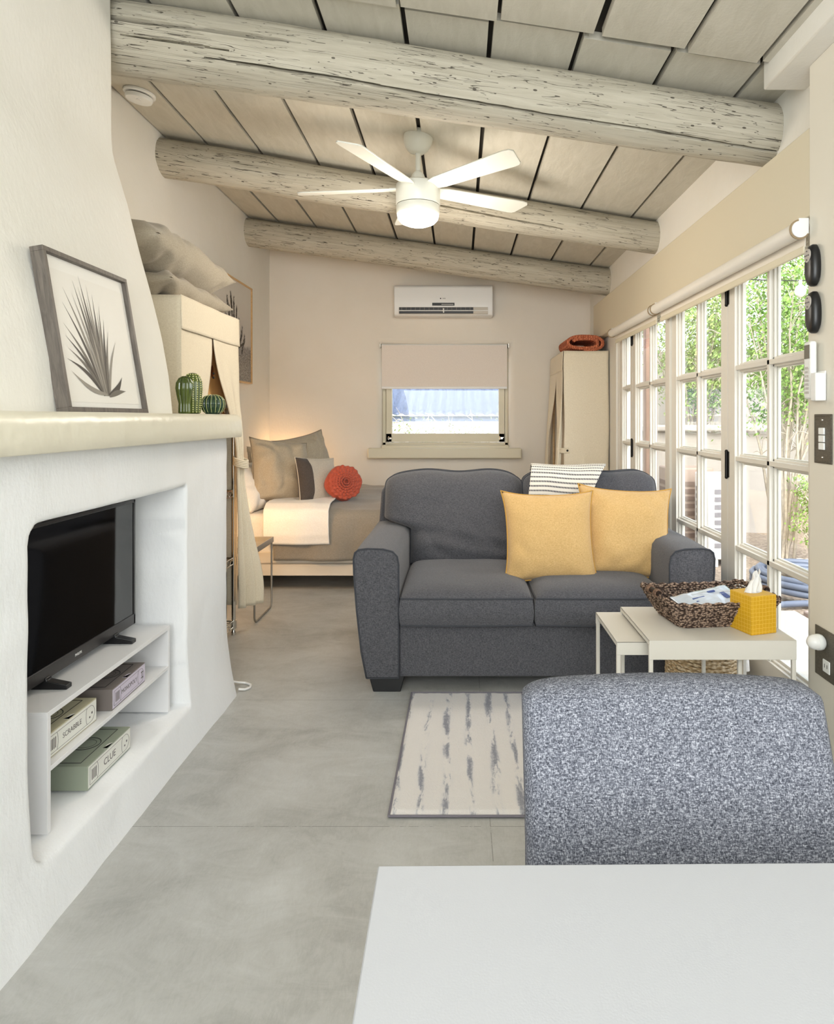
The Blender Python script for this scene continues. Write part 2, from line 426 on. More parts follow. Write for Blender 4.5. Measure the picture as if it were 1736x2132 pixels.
def logbeam(label, p0, p1, r0, r1, seed, crack=None, seg=120):
    p0, p1 = Vector(p0), Vector(p1); L = (p1-p0).length; n = 130
    bm = BM(); rings = []
    for i in range(n+1):
        t = i/n; x = t*L; r = r0+(r1-r0)*t; ring = []
        oy = .012*NZ.noise(Vector((x*1.1, seed, 0))); oz = .010*NZ.noise(Vector((x*1.3, seed, 7)))
        for k in range(seg):
            a = 2*pi*k/seg
            rr = r*(1+.05*NZ.noise(Vector((x*1.4, cos(a)*1.2, sin(a)*1.2+seed)))+.014*NZ.noise(Vector((x*5, cos(a)*5, sin(a)*5+seed))))
            if crack:
                for (ca, cb, x0, x1, w, d) in crack:
                    if x0 < x < x1:
                        c = ca+(cb-ca)*(x-x0)/(x1-x0)+.05*NZ.noise(Vector((x*2.5, seed, 3)))
                        dd = abs((a-c+pi) % (2*pi)-pi); wt = w*min(1, (x-x0)*5, (x1-x)*5)
                        if dd < wt: rr -= d*(1-dd/wt)
            e = 1 if 0 < i < n else .93
            ring.append(bm.verts.new((x, oy+rr*e*cos(a), oz+rr*e*sin(a))))
        rings.append(ring)
    for a, b in zip(rings, rings[1:]):
        for k in range(seg): bm.faces.new((a[k], a[(k+1) % seg], b[(k+1) % seg], b[k]))
    bm.faces.new(rings[0][::-1]); bm.faces.new(rings[-1])
    o = obj('ceiling_beam', bm, M['log'], world=False, angle=50)
    d = (p1-p0).normalized(); y = Vector((0, 0, 1)).cross(d).normalized(); z = d.cross(y)
    o.matrix_basis = Matrix(((d.x, y.x, z.x, p0.x), (d.y, y.y, z.y, p0.y), (d.z, y.z, z.z, p0.z), (0, 0, 0, 1)))
    tag(o, label, 'beam', 'round log ceiling beams'); return o
logbeam('thick whitewashed log beam nearest the camera, with a long dark crack', (-1.83, 2.67, ceil_z(-1.83)-.136), (1.30, 2.70, ceil_z(1.30)-.116), .140, .116, 3.1,
        [(pi*1.20, pi*1.30, .85, 3.3, .045, .06), (pi*.985, pi*.95, .2, 1.25, .075, .05), (pi*1.10, pi*1.12, .5, 1.0, .03, .03)], 260)
logbeam('whitewashed log beam behind the ceiling fan, second from the camera', (-1.86, 4.10, ceil_z(-1.86)-.135), (1.29, 4.28, ceil_z(1.29)-.106), .115, .1, 8.7,
        [(pi*1.12, pi*1.2, 1.5, 2.6, .045, .03)], 200)
logbeam('farthest whitewashed log beam, just above the wall air conditioner', (-1.86, 5.75, ceil_z(-1.86)-.130), (1.29, 5.64, ceil_z(1.29)-.116), .118, .112, 15.2)

# ---------------------------------------------------------------- fireplace mass (plaster) with television niche
ny0, ny1, nz0, nz1 = 1.57, 2.47, .145, .948
def hearth():
    # path along the front face, around the far corner, back to the wall
    ys = set()
    y = -1.6
    while y < 2.86: ys.add(round(y, 4)); y += .03 if y > .9 else .12
    for c, s in ((ny0, 1), (ny1, -1)):
        for d in (-.03, -.02, -.012, -.006, -.002, .001, .004, .008, .014, .022): ys.add(round(c+s*d, 4))
    path = [((-1.0, yy), (1, 0), yy) for yy in sorted(ys)]
    r = .045; cy = 2.885
    for k in range(1, 9):
        a = (pi/2)*k/8; path.append(((-1.0-r+r*cos(a), cy+r*sin(a)), (cos(a), sin(a)), None))
    for x in (-1.08, -1.15, -1.3, -1.5, -1.7, -1.82): path.append(((x, cy+r), (0, 1), None))
    zs = set(); z = 0
    while z < 1.135: zs.add(round(z, 4)); z += .025
    for c, s in ((nz0, 1), (nz1, -1)):
        for d in (-.03, -.02, -.012, -.006, -.002, .001, .004, .008, .014, .022): zs.add(round(c+s*d, 4))
    zs = sorted(zs); bm = BM(); V = []
    for (p, nrm, yy) in path:
        col = []
        for z in zs:
            off = .042*(max(0, 1-z/.38))**2 + .004*n3(p[0], p[1], z, 2.4)+.003*n3(p[0], p[1], z, 9)
            x, y = p[0]+nrm[0]*off, p[1]+nrm[1]*off
            if yy is not None:
                wob = .006*n3(yy, z, 0, 5)
                rr = .05 if yy < 2.0 else .008
                qy = abs(yy-(ny0+ny1)/2)-(ny1-ny0)/2+rr; qz = abs(z-(nz0+nz1)/2)-(nz1-nz0)/2+rr
                d = math.hypot(max(qy, 0), max(qz, 0))+min(max(qy, qz), 0)-rr+wob*.5
                t = smooth(.012, -.006, d) if z > .25 else smooth(.02, -.01, d)
                bot = smooth(.02, .0, d)
                x -= .42*(1 if d < -.004 else smooth(.001, -.004, d)) + .006*smooth(.012, 0, d)
            col.append(bm.verts.new((x, y, z)))
        V.append(col)
    for i in range(len(V)-1):
        for j in range(len(zs)-1): bm.faces.new((V[i][j], V[i+1][j], V[i+1][j+1], V[i][j+1]))
    return bm
struct('fireplace', hearth(), M['hearth'], recalc=False, angle=55)
bpy.data.objects['fireplace'].name = 'wall_fireplace'
# smooth ledge inside the niche is the hearth mesh itself; mantel slab
def mantel():
    bm = BM(); r = .035
    path = [((-.945, yy), (1, 0)) for yy in [-1.6+i*.15 for i in range(30)] if yy < 2.9]
    path += [((-.945-.05+.05*cos(a), 2.915+.05*sin(a)), (cos(a), sin(a))) for a in [pi/2*k/8 for k in range(9)]]
    path += [((x, 2.965), (0, 1)) for x in (-1.1, -1.3, -1.6, -1.82)]
    prof = [(-.3, 1.118), (-.002, 1.118), (0, 1.121), (.002, 1.15), (0, 1.185), (-.006, 1.203), (-.018, 1.213), (-.03, 1.2155), (-.3, 1.2155)]
    V = []
    for p, n in path:
        w = .004*n3(p[0], p[1], 0, 1.6)
        V.append([bm.verts.new((p[0]+n[0]*(a+w), p[1]+n[1]*(a+w), z+.002*n3(p[0], p[1], 3, 2))) for a, z in prof])
    for a, b in zip(V, V[1:]):
        for j in range(len(prof)-1): bm.faces.new((a[j], b[j], b[j+1], a[j+1]))
    box(bm, -1.82, -1.1, -1.6, 2.8, 1.12, 1.2135)
    return bm
o = struct('trim_6', mantel(), M['mantel'], recalc=True, angle=60)
# tapering chimney hood above the mantel
HP = [(1.2, -1.07), (1.35, -1.085), (1.5, -1.112), (1.65, -1.148), (1.8, -1.188), (2.0, -1.238), (2.16, -1.288), (2.21, -1.299), (2.27, -1.303), (3, -1.305)]
def hood():
    bm = BM(); V = []
    zs = [1.2+i*.04 for i in range(43)]
    for z in zs:
        xf = lerp_tab(HP, z); r = .03; ring = []
        for yy in [-1.6+i*.2 for i in range(21)]: ring.append((xf, yy))
        for k in range(9):
            a = pi/2*k/8; ring.append((xf-r+r*cos(a), 2.51+r*sin(a)))
        for x in (-1.4, -1.6, -1.82): ring.append((x, 2.54))
        V.append([bm.verts.new((x+.005*n3(x, y, z, 1.7), y+.003*n3(x, y, z, 2.1), z)) for x, y in ring])
    for a, b in zip(V, V[1:]):
        for j in range(len(a)-1): bm.faces.new((a[j], a[j+1], b[j+1], b[j]))
    return bm
struct('chimney', hood(), M['wall'], recalc=False, angle=179); bpy.data.objects['chimney'].name = 'wall_chimney'

# ---------------------------------------------------------------- french doors
def stepped_bars(bm, vert, pos, a0, a1, w=.02):
    for (x0, x1, ww) in ((1.222, 1.242, w), (1.238, 1.256, w+.018), (1.250, 1.262, w+.03)):
        if vert: box(bm, x0, x1, pos-ww/2, pos+ww/2, a0, a1)
        else: box(bm, x0, x1, a0, a1, pos-ww/2, pos+ww/2)
rows = [1.816, 1.42, 1.02, .627, .242]
def door_leaf(n, y0, y1, cols, hinges_at=None):
    g0, g1 = y0+.075, y1-.075
    if n == 1: g0, g1 = y0+.055, y1-.09
    bm = BM()
    X0, X1 = 1.218, 1.262
    box(bm, X0, X1, y0, g0, .02, 1.865); box(bm, X0, X1, g1, y1, .02, 1.865)
    box(bm, X0, X1, g0, g1, rows[0], 1.865); box(bm, X0, X1, g0, g1, .02, rows[-1])
    for z in rows[1:-1]: stepped_bars(bm, False, z, g0, g1)
    for k in range(1, cols): stepped_bars(bm, True, g0+(g1-g0)*k/cols, rows[-1], rows[0])
    for (d, xa) in ((.008, 1.232), (.018, 1.246)):            # glazing beads round the opening
        box(bm, xa, 1.262, g0, g0+d, rows[-1], rows[0]); box(bm, xa, 1.262, g1-d, g1, rows[-1], rows[0])
        box(bm, xa, 1.262, g0, g1, rows[-1], rows[-1]+d); box(bm, xa, 1.262, g0, g1, rows[0]-d, rows[0])
    o = struct('door_%d' % n, bm, M['door_white'], bev=.0015, seg=2)
    for r in range(4):
        for c in range(cols):
            b = BM(); a = g0+(g1-g0)*c/cols; e = g0+(g1-g0)*(c+1)/cols
            box(b, 1.2485, 1.2515, a+.002, e-.002, rows[r+1]+.002, rows[r]-.002)
            obj('glass_pane', b, M['glass'], o, smooth=False)
    if hinges_at:
        for z in (1.77, .99, .30):
            b = BM(); h = .058
            tube(b, [(1.212, hinges_at, z-h), (1.212, hinges_at, z+h)], .007, 10)
            for s in (-1, 1): tube(b, [(1.212, hinges_at, z+s*h), (1.212, hinges_at, z+s*(h+.008))], [.0085, .004], 10)
            box(b, 1.215, 1.219, hinges_at-.018, hinges_at+.018, z-h, z+h)
            obj('hinge', b, M['iron'], o)['label'] = 'black iron hinge'
    return o
door_leaf(4, 2.27, 3.045, 2, 3.047)
door_leaf(3, 3.05, 3.845, 2)
door_leaf(2, 3.895, 4.715, 2, 4.717)
door_leaf(1, 4.72, 5.10, 1)
bm = BM(); box(bm, 1.205, 1.262, 3.846, 3.894, .015, 1.87); struct('trim_7', bm, M['door_white'], bev=.003)

# ---------------------------------------------------------------- back window
bm = BM()
fy0, fy1 = YB+.10, YB+.17
box(bm, wx0, wx0+.03, fy0, fy1, wz0, wz1); box(bm, wx1-.03, wx1, fy0, fy1, wz0, wz1)
box(bm, wx0, wx1, fy0, fy1, wz1-.03, wz1); box(bm, wx0, wx1, fy0, fy1, wz0, wz0+.028)
a0, a1, b0, b1 = wx0+.034, wx1-.034, wz0+.032, wz1-.034
sy0 = YB+.085
box(bm, a0, a0+.055, sy0, fy1-.01, b0, b1); box(bm, a1-.055, a1, sy0, fy1-.01, b0, b1)
box(bm, a0, a1, sy0, fy1-.01, b1-.05, b1); box(bm, a0, a1, sy0, fy1-.01, b0, b0+.082)
w1 = struct('window_1', bm, M['cream'], bev=.003)
b = BM(); box(b, a0+.05, a1-.05, YB+.125, YB+.129, b0+.08, b1-.045); obj('glass_pane', b, M['glass'], w1, smooth=False)
for sx in (a0+.03, a1-.04):
    b = BM(); box(b, sx-.012, sx+.022, sy0-.012, sy0, b0+.028, b0+.042); tube(b, [(sx, sy0-.012, b0+.035), (sx, sy0-.03, b0+.045), (sx+.03, sy0-.034, b0+.045)], .004, 8)
    tube(b, [(sx-.006, sy0-.008, b0+.02), (sx-.006, sy0-.008, b0+.055)], .006, 8)
    obj('window_latch', b, M['chrome'], w1)['label'] = 'small chrome window latch'
def sill():
    bm = BM()
    poly = [(wx0-.12, .818), (wx1+.115, .818), (wx1+.115, .915), (wx0-.12, .915)]
    prism(bm, poly, .105, Matrix(((1, 0, 0, 0), (0, 0, 1, YB-.10), (0, 1, 0, 0), (0, 0, 0, 1))))
    box(bm, wx0+.0, wx1, YB-.03, YB+.2, .905, wz0+.006)
    return bm
struct('trim_8', sill(), M['cream'], bev=.012, seg=4)
# ================================================================ LARGE OBJECTS
# ---- generic cushions
def pillow_bm(w, h, t, seed=0, wrinkle=.006, pinch=.07, n=36, pw=4, ear=0):
    "pillow standing in local xz, thickness along y, centred at its own middle; two skins sharing the rim"
    bm = BM(); F = {}; B = {}
    for i in range(n+1):
        for j in range(n+1):
            u, v = -1+2*i/n, -1+2*j/n
            x = w/2*u*(1-pinch*(1-v*v)*abs(u)**1.5)*(1+ear*abs(u*v)**5); z = h/2*v*(1-pinch*(1-u*u)*abs(v)**1.5)*(1+ear*abs(u*v)**5)
            T = t/2*1.02*max(0, (1-abs(u)**(pw*.62))*(1-abs(v)**(pw*.62)))**.5
            e = (1-abs(u)**8)*(1-abs(v)**8)
            # radiating creases near the corners
            q1 = NZ.noise(Vector((x*6+seed, z*6, seed*1.7))); wx = x+.05*q1; wz = z+.05*NZ.noise(Vector((z*5, x*5, seed)))
            rdg = 1-2*abs(NZ.noise(Vector((wx*9+seed, wz*9-seed, seed*.7)))*1.6)
            fold = sin((wx-wz)*46+seed)*max(0, u*v)+sin((wx+wz)*46+seed)*max(0, -u*v)
            cr = wrinkle*1.5*e*(q1+.75*rdg*max(abs(u), abs(v))+.75*fold*(.3+abs(v)))
            if i in (0, n) or j in (0, n):
                q = bm.verts.new((x, .002*NZ.noise(Vector((x*20, z*20, seed))), z)); F[i, j] = B[i, j] = q
            else:
                F[i, j] = bm.verts.new((x, -T+cr, z)); B[i, j] = bm.verts.new((x, T+cr, z))
    for i in range(n):
        for j in range(n):
            bm.faces.new((F[i, j], F[i+1, j], F[i+1, j+1], F[i, j+1]))
            bm.faces.new((B[i, j], B[i, j+1], B[i+1, j+1], B[i+1, j]))
    return bm
def pillow_rim(w, h, pinch=.07, r=.004, n=28, ear=0):
    P = []
    def pt(u, v): return Vector((w/2*u*(1-pinch*(1-v*v)*abs(u)**1.5)*(1+ear*abs(u*v)**5), 0, h/2*v*(1-pinch*(1-u*u)*abs(v)**1.5)*(1+ear*abs(u*v)**5)))
    for k in range(n): P.append(pt(-1+2*k/n, -1))
    for k in range(n): P.append(pt(1, -1+2*k/n))
    for k in range(n): P.append(pt(1-2*k/n, 1))
    for k in range(n+1): P.append(pt(-1, 1-2*k/n))
    return tube(BM(), P, r, 8, caps=False)
def throw_pillow(name, label, cat, loc, rot, w, h, t, m, pm=None, seed=0, group=None, piping=True, order='XYZ', **kw):
    root = thing(name, label, cat, loc, rot, group)
    ear = kw.get('ear', 0); pinch = kw.get('pinch', .07)
    obj('cover', pillow_bm(w, h, t, seed, **kw), m, root, world=False, angle=179)
    if piping: obj('piping', pillow_rim(w, h, pinch, ear=ear), pm, root, world=False, angle=179)
    return root

# ---- sofa
sofa = thing('loveseat', 'dark grey two-seat fabric sofa with piped cushions in the middle of the room', 'sofa', (.328, 3.40, 0))
YF, YK = 2.93, 3.90
def arm(side):
    # front outline, local to the left arm, mirrored for the right
    def P(x): return x if side < 0 else .656-x
    out = [(-.402, .066), (-.425, .18), (-.445, .36), (-.457, .52), (-.459, .585), (-.453, .612), (-.437, .625), (-.40, .630), (-.33, .628), (-.288, .617), (-.268, .595), (-.262, .56), (-.262, .35), (-.262, .066)]
    bm = BM(); rings = []
    for k, y in enumerate((YF, YF+.004, YF+.02, YF+.2, YF+.5, YK-.05)):
        s = .985 if k == 0 else 1
        rings.append([bm.verts.new((P(-.36+(x+.36)*s), y, .35+(z-.35)*s+(.004 if k in (3,) else 0))) for x, z in out])
    n = len(out)
    for a, b in zip(rings, rings[1:]):
        for i in range(n): bm.faces.new((a[i], a[(i+1) % n], b[(i+1) % n], b[i]))
    bm.faces.new(rings[0]); bm.faces.new(rings[-1][::-1])
    o = obj('arm', bm, M['sofa'], sofa, bev=.006, seg=3, angle=50)
    q = [(P(x), YF-.001, z) for x, z in out]; q.append(q[0])
    obj('arm_piping', tube(BM(), q, .0038, 8), M['sofa_pipe'], o, angle=179)
    return o
arm(-1); arm(1)
bm = BM(); box(bm, -.262, .918, YF+.012, YK-.1, .066, .305); obj('seat_base', bm, M['sofa'], sofa, bev=.01, seg=3)
def back_frame():
    bm = BM(); n = 24
    poly = [(-.44, .066), (1.096, .066), (1.10, .60), (1.085, .80), (1.04, .845), (-.385, .845), (-.43, .80), (-.445, .60)]
    prism(bm, poly, .15, Matrix(((1, 0, 0, 0), (0, 0, 1, YK-.17), (0, 1, 0, 0), (0, 0, 0, 1)))); return bm
obj('back_frame', back_frame(), M['sofa'], sofa, bev=.02, seg=4)
for x in (-.395, .90):
    for y in (YF+.015, YK-.13):
        b = BM(); mx = x+.075
        prism(b, [(x+.02, 0), (x+.14, 0), (x+.158, .072), (x, .072)], .085, Matrix(((1, 0, 0, 0), (0, 0, 1, y), (0, 1, 0, 0), (0, 0, 0, 1))))
        obj('leg', b, M['black'], sofa, bev=.003)['label'] = 'black tapered block foot'
def seat_cushion(x0, x1, seed):
    bm = BM(); n, m_ = 40, 40
    y0, y1, z0, z1 = YF-.03, YF+.70, .302, .418
    top = {}; bot = {}
    cx, cy = (x0+x1)/2, (y0+y1)/2
    def ol(u, v):
        # rounded-square outline
        r = .12; x, y = u, v
        k = max(abs(u), abs(v))
        return cx+(x1-x0)/2*u*(1-.012*v*v), cy+(y1-y0)/2*v*(1-.02*u*u)
    for i in range(n+1):
        for j in range(m_+1):
            u, v = -1+2*i/n, -1+2*j/m_; x, y = ol(u, v)
            puff = (max(0, (1-u**6)*(1-v**6)))**.6
            top[i, j] = bm.verts.new((x, y, z1+.048*puff+.004*n3(x, y, seed, 7)*puff))
            bot[i, j] = bm.verts.new((x, y, z0-.004*puff))
    for i in range(n):
        for j in range(m_):
            bm.faces.new((top[i, j], top[i+1, j], top[i+1, j+1], top[i, j+1])); bm.faces.new((bot[i, j], bot[i, j+1], bot[i+1, j+1], bot[i+1, j]))
    rim = [(i, 0) for i in range(n)]+[(n, j) for j in range(m_)]+[(i, m_) for i in range(n, 0, -1)]+[(0, j) for j in range(m_, 0, -1)]
    L = len(rim); K = 8; rings = []
    for k in range(K+1):
        t = k/K; z = z0+(z1-z0)*t; bulge = .016*sin(pi*t)
        if k == 0: rings.append([bot[q] for q in rim]); continue
        if k == K: rings.append([top[q] for q in rim]); continue
        ring = []
        for q in rim:
            a = bot[q].co; dx, dy = a.x-cx, a.y-cy; nn = math.hypot(dx/(x1-x0), dy/(y1-y0))
            ring.append(bm.verts.new((a.x+bulge*.45*dx/(x1-x0)/nn, a.y+bulge*dy/(y1-y0)/nn*1.1+.003*n3(a.x*3, z*8, seed), z)))
        rings.append(ring)
    tp = [top[q].co.copy() for q in rim]; bp = [bot[q].co.copy() for q in rim]
    for a, b in zip(rings, rings[1:]):
        for k in range(L): bm.faces.new((a[k], a[(k+1) % L], b[(k+1) % L], b[k]))
    o = obj('seat_cushion', bm, M['sofa'], sofa, angle=60)
    obj('piping', tube(BM(), tp+[tp[0]], .0042, 8, False), M['sofa_pipe'], o, angle=179)
    obj('piping', tube(BM(), bp+[bp[0]], .0042, 8, False), M['sofa_pipe'], o, angle=179)
seat_cushion(-.256, .322, 1); seat_cushion(.330, .912, 5)
def back_cushion(x0, x1, inner0, inner1, seed):
    "T cushion: wide above the arms, narrower between them, leaning back"
    bm = BM(); n, m_ = 48, 48; z0, z1 = .43, .905; F = {}; B = {}
    def shape(u, v):
        z = z0+(z1-z0)*(v+1)/2
        t = smooth(.60, .665, z)
        a = inner0+(x0-inner0)*t; b = inner1+(x1-inner1)*t
        # rounded top corners
        uu = u
        r = .16
        zt = z
        x = (a+b)/2+(b-a)/2*uu
        top = .030*(abs(u)**9)
        zt = z-top*max(0, v)**2-(.006*sin(x*17+seed))*max(0, v)
        inset = .028*max(0, v)**12
        x = (a+b)/2+((b-a)/2-inset)*uu
        return x, zt
    for i in range(n+1):
        for j in range(m_+1):
            u, v = -1+2*i/n, -1+2*j/m_; x, z = shape(u, v)
            yc = 3.60+.17*(z-.43)/.47
            T = .105*max(0, (1-abs(u)**5)*(1-abs(v)**5))**.5
            low = smooth(.15, -.9, v)
            cr = .011*(n3(x*4, z*5, seed)+.7*(1-2*abs(n3(x*7+z*5, z*9, seed)*1.6))*(.35+.65*low)+.45*low*sin(z*70+x*9+n3(x*4, z*4, seed)*5))*(1-abs(u)**6)*(1-abs(v)**6)
            if i in (0, n) or j in (0, m_):
                F[i, j] = bm.verts.new((x, yc-.03, z)); B[i, j] = bm.verts.new((x, yc+.03, z))
            else: F[i, j] = bm.verts.new((x, yc-.03-T+cr, z)); B[i, j] = bm.verts.new((x, yc+.03+T*.5, z))
    for i in range(n):
        for j in range(m_):
            bm.faces.new((F[i, j], F[i+1, j], F[i+1, j+1], F[i, j+1])); bm.faces.new((B[i, j], B[i, j+1], B[i+1, j+1], B[i+1, j]))
    rim = [(i, 0) for i in range(n)]+[(n, j) for j in range(m_)]+[(i, m_) for i in range(n, 0, -1)]+[(0, j) for j in range(m_, 0, -1)]
    L = len(rim)
    for k in range(L): a, b = rim[k], rim[(k+1) % L]; bm.faces.new((F[a], F[b], B[b], B[a]))
    fp = [F[q].co.copy() for q in rim]; bp = [B[q].co.copy() for q in rim]
    o = obj('back_cushion', bm, M['sofa'], sofa, angle=60)
    obj('piping', tube(BM(), fp+[fp[0]], .0042, 8, False), M['sofa_pipe'], o, angle=179)
    obj('piping', tube(BM(), bp+[bp[0]], .0042, 8, False), M['sofa_pipe'], o, angle=179)
back_cushion(-.405, .350, -.258, .326, 1.5); back_cushion(.352, 1.085, .330, .908, 6.1)

# yellow pillows on the sofa
throw_pillow('throw_pillow', 'yellow linen throw pillow in front, in the middle of the grey sofa', 'pillow', (.435, 3.235, .628), (R(-17), 0, R(2)), .43, .425, .20, M['yellow'], M['yellow_pipe'], 2, 'yellow throw pillows on the sofa', pinch=.065, wrinkle=.007, ear=.06)
throw_pillow('throw_pillow', 'yellow linen throw pillow leaning on the right sofa arm, partly behind the other one', 'pillow', (.820, 3.32, .634), (R(-18), R(3), R(-3)), .44, .44, .20, M['yellow'], M['yellow_pipe'], 9, 'yellow throw pillows on the sofa', pinch=.065, wrinkle=.008, ear=.06)

# throw blanket over the right back cushion
def blanket():
    bm = BM()
    n, m_ = 34, 60
    # profile over the cushion: (y, z), from the front hem over the top to the back
    prof = [(3.555, .74), (3.56, .80), (3.575, .86), (3.60, .905), (3.65, .932), (3.71, .938), (3.77, .93), (3.835, .90), (3.86, .82), (3.865, .70)]
    Ls = [0]
    for a, b in zip(prof, prof[1:]): Ls.append(Ls[-1]+math.hypot(b[0]-a[0], b[1]-a[1]))
    T = [(l/Ls[-1], p) for l, p in zip(Ls, prof)]
    def pos(t):
        for (a, pa), (b, pb) in zip(T, T[1:]):
            if t <= b: s = (t-a)/(b-a); return pa[0]+(pb[0]-pa[0])*s, pa[1]+(pb[1]-pa[1])*s
        return T[-1][1]
    def fn(u, v):
        y, z = pos(v); skew = .10*smooth(0, .5, v)
        x = .365+.02*v+u*(.33-.02*v)+skew*(.25+.9*u)
        q = .003*sin(u*7+v*3)+.004*n3(u*3, v*3, 2)
        return Vector((x, y-q*.6-.006, z+q))
    grid(bm, n, m_, fn, uv=True); return bm
def stripe_mat():
    n = NT('dashed_throw_weave'); n.set(Roughness=.95)
    tc = n.new('ShaderNodeTexCoord'); sx = n.new('ShaderNodeSeparateXYZ'); n.link(tc.outputs['UV'], sx.inputs[0])
    v = n.math('MULTIPLY', n.math('ADD', sx.outputs[1], n.math('MULTIPLY', sx.outputs[0], .03)), 26)
    u = n.math('MULTIPLY', sx.outputs[0], 42)
    row = n.math('LESS_THAN', n.math('FRACT', v), .36)
    dash = n.math('GREATER_THAN', n.math('FRACT', n.math('ADD', u, n.math('MULTIPLY', n.math('FLOOR', v), .37))), .34)
    k = n.math('MULTIPLY', row, dash)
    n.col(n.mix(k, (238, 233, 222), (30, 36, 52)))
    n.bump(n.noise(n.oc(), 260, 3), .4, .002); return n.m
bl = obj('throw_blanket', blanket(), stripe_mat(), angle=179, recalc=False); solid(bl, .008, 1)
tag(bl, 'cream throw blanket with rows of dark dashes over the right sofa cushion', 'blanket')

# ---- rug
def rug_mat():
    n = NT('striped_rug_pile'); n.set(Roughness=1); n.b.inputs['Specular IOR Level'].default_value = .05
    a = n.noise(n.wc((15, 1.6, 1)), 1.0, 6, .62, .25); b = n.noise(n.wc((30, 18, 1)), 4, 4, .8); c = n.noise(n.wc((9, 1.1, 1)), 2.1, 3, .6, .1)
    w = n.new('ShaderNodeTexWave', wave_type='BANDS'); w.bands_direction = 'X'; w.inputs['Scale'].default_value = 3.9; w.inputs['Distortion'].default_value = 2.2; w.inputs['Detail'].default_value = 4; w.inputs['Detail Scale'].default_value = 3
    n.link(n.wc((1, .22, 1)), w.inputs[0])
    s = n.math('MULTIPLY', n.math('POWER', w.outputs['Fac'], 4), n.ramp(n.noise(n.wc((13, 3.2, 1)), 1.6, 4, .7, .3), [(.42, (0, 0, 0)), (.56, (255, 255, 255))]))
    k = n.math('ADD', n.math('MULTIPLY', s, n.math('ADD', n.math('MULTIPLY', b, 1.2), -.06)), n.math('MULTIPLY', a, .22))
    base = n.ramp(k, [(.08, (240, 236, 232)), (.26, (234, 231, 229)), (.42, (196, 196, 200)), (.62, (158, 159, 168))])
    n.col(base); n.bump(b, .8, .006); n.bump(n.noise(n.wc(), 300, 3, .8), .7, .003); return n.m
rug = thing('rug', 'small off-white rug with broken grey streaks on the concrete floor before the sofa', 'rug', (.035, 2.47, 0))
bm = BM()
def rfn(u, v):
    x, y = -.204+.478*u, 2.016+.905*v
    e = min(u, 1-u, v, 1-v)
    return Vector((x-.006*(1-v), y, .004+.009*min(1, e*40)+.002*n3(x*30, y*10, 1)))
grid(bm, 110, 200, rfn); obj('pile', bm, rug_mat(), rug, angle=179, recalc=False)
bm = BM(); P = [(-.210, 2.016, .006), (.270, 2.016, .006), (.274, 2.921, .006), (-.204, 2.921, .006), (-.210, 2.016, .006)]
for a, b in zip(P, P[1:]): tube(bm, [a, b], .004, 8)
obj('binding', bm, plain('rug_binding', (120, 116, 124), .9), rug)['label'] = 'dark grey-blue bound edge'

# ---- dining chair (foreground) and white table
ch = thing('dining_chair', 'heathered blue-grey upholstered dining chair tucked under the white table', 'chair', (.292, .925, 0), (0, 0, 0))
def chair_back():
    bm = BM(); n, m_ = 48, 48; F = {}; B = {}
    for i in range(n+1):
        for j in range(m_+1):
            u, v = -1+2*i/n, -1+2*j/m_
            z = .44+.392*(v+1)/2
            w = .204+.005*max(0, -v)
            crown = .007*(1-u*u)
            rx = 1-.060*max(0, (v-.92)/.08)**2.4
            y = -.105+.11*(z-.44)/.39
            zt = z+crown*max(0, v)**3-.006*abs(u)**14*max(0, (v-.6)/.4)**3
            x = w*u*rx+.006*(1-v)*(.5+.5*u)
            dish = .005*(1-u*u)
            T = .022*max(0, (1-abs(u)**12)*(1-abs(v)**18))**.5
            if i in (0, n) or j in (0, m_):
                F[i, j] = bm.verts.new((x, y-.010+dish, zt)); B[i, j] = bm.verts.new((x, y+.018+dish, zt))
            else: F[i, j] = bm.verts.new((x, y-.010-T+dish, zt)); B[i, j] = bm.verts.new((x, y+.018+T+dish, zt))
    for i in range(n):
        for j in range(m_):
            bm.faces.new((F[i, j], F[i+1, j], F[i+1, j+1], F[i, j+1])); bm.faces.new((B[i, j], B[i, j+1], B[i+1, j+1], B[i+1, j]))
    rim = [(i, 0) for i in range(n)]+[(n, j) for j in range(m_)]+[(i, m_) for i in range(n, 0, -1)]+[(0, j) for j in range(m_, 0, -1)]
    for k in range(len(rim)): a, b = rim[k], rim[(k+1) % len(rim)]; bm.faces.new((F[a], F[b], B[b], B[a]))
    return bm
obj('backrest', chair_back(), M['chair'], ch, world=False, angle=75)
bm = BM(); box(bm, -.21, .21, -.52, -.10, .41, .48); obj('seat', bm, M['chair'], ch, world=False, bev=.025, seg=4)
for x in (-.19, .19):
    for y in (-.48, -.12):
        b = BM(); tube(b, [(x, y, .42), (x*1.06, y*1.03+.01, 0)], [.02, .013], 12); obj('leg', b, M['wood_light'], ch, world=False)['label'] = 'light wood leg'
tb = thing('dining_table', 'plain white rectangular table top in the near right foreground', 'table', (.5, .25, 0))
bm = BM(); box(bm, -.083, 1.10, -.35, .691, .718, .74)
bmesh.ops.rotate(bm, cent=(-.083, .691, .73), matrix=Matrix.Rotation(R(-.6), 3, 'Z').inverted(), verts=bm.verts)
obj('table_top', bm, M['table_white'], tb, bev=.0015)
for x in (-.02, 1.05):
    for y in (-.30, .60):
        b = BM(); box(b, x-.02, x+.02, y-.02, y+.02, 0, .718); obj('leg', b, M['white'], tb, bev=.003)
st = thing('stool', 'light birch stool seat corner peeking out from under the left edge of the white table', 'stool', (.02, .90, 0))
bm = BM(); box(bm, -.128, .16, .80, 1.035, .455, .475)
obj('seat', bm, M['wood_light'], st, bev=.01, seg=3)
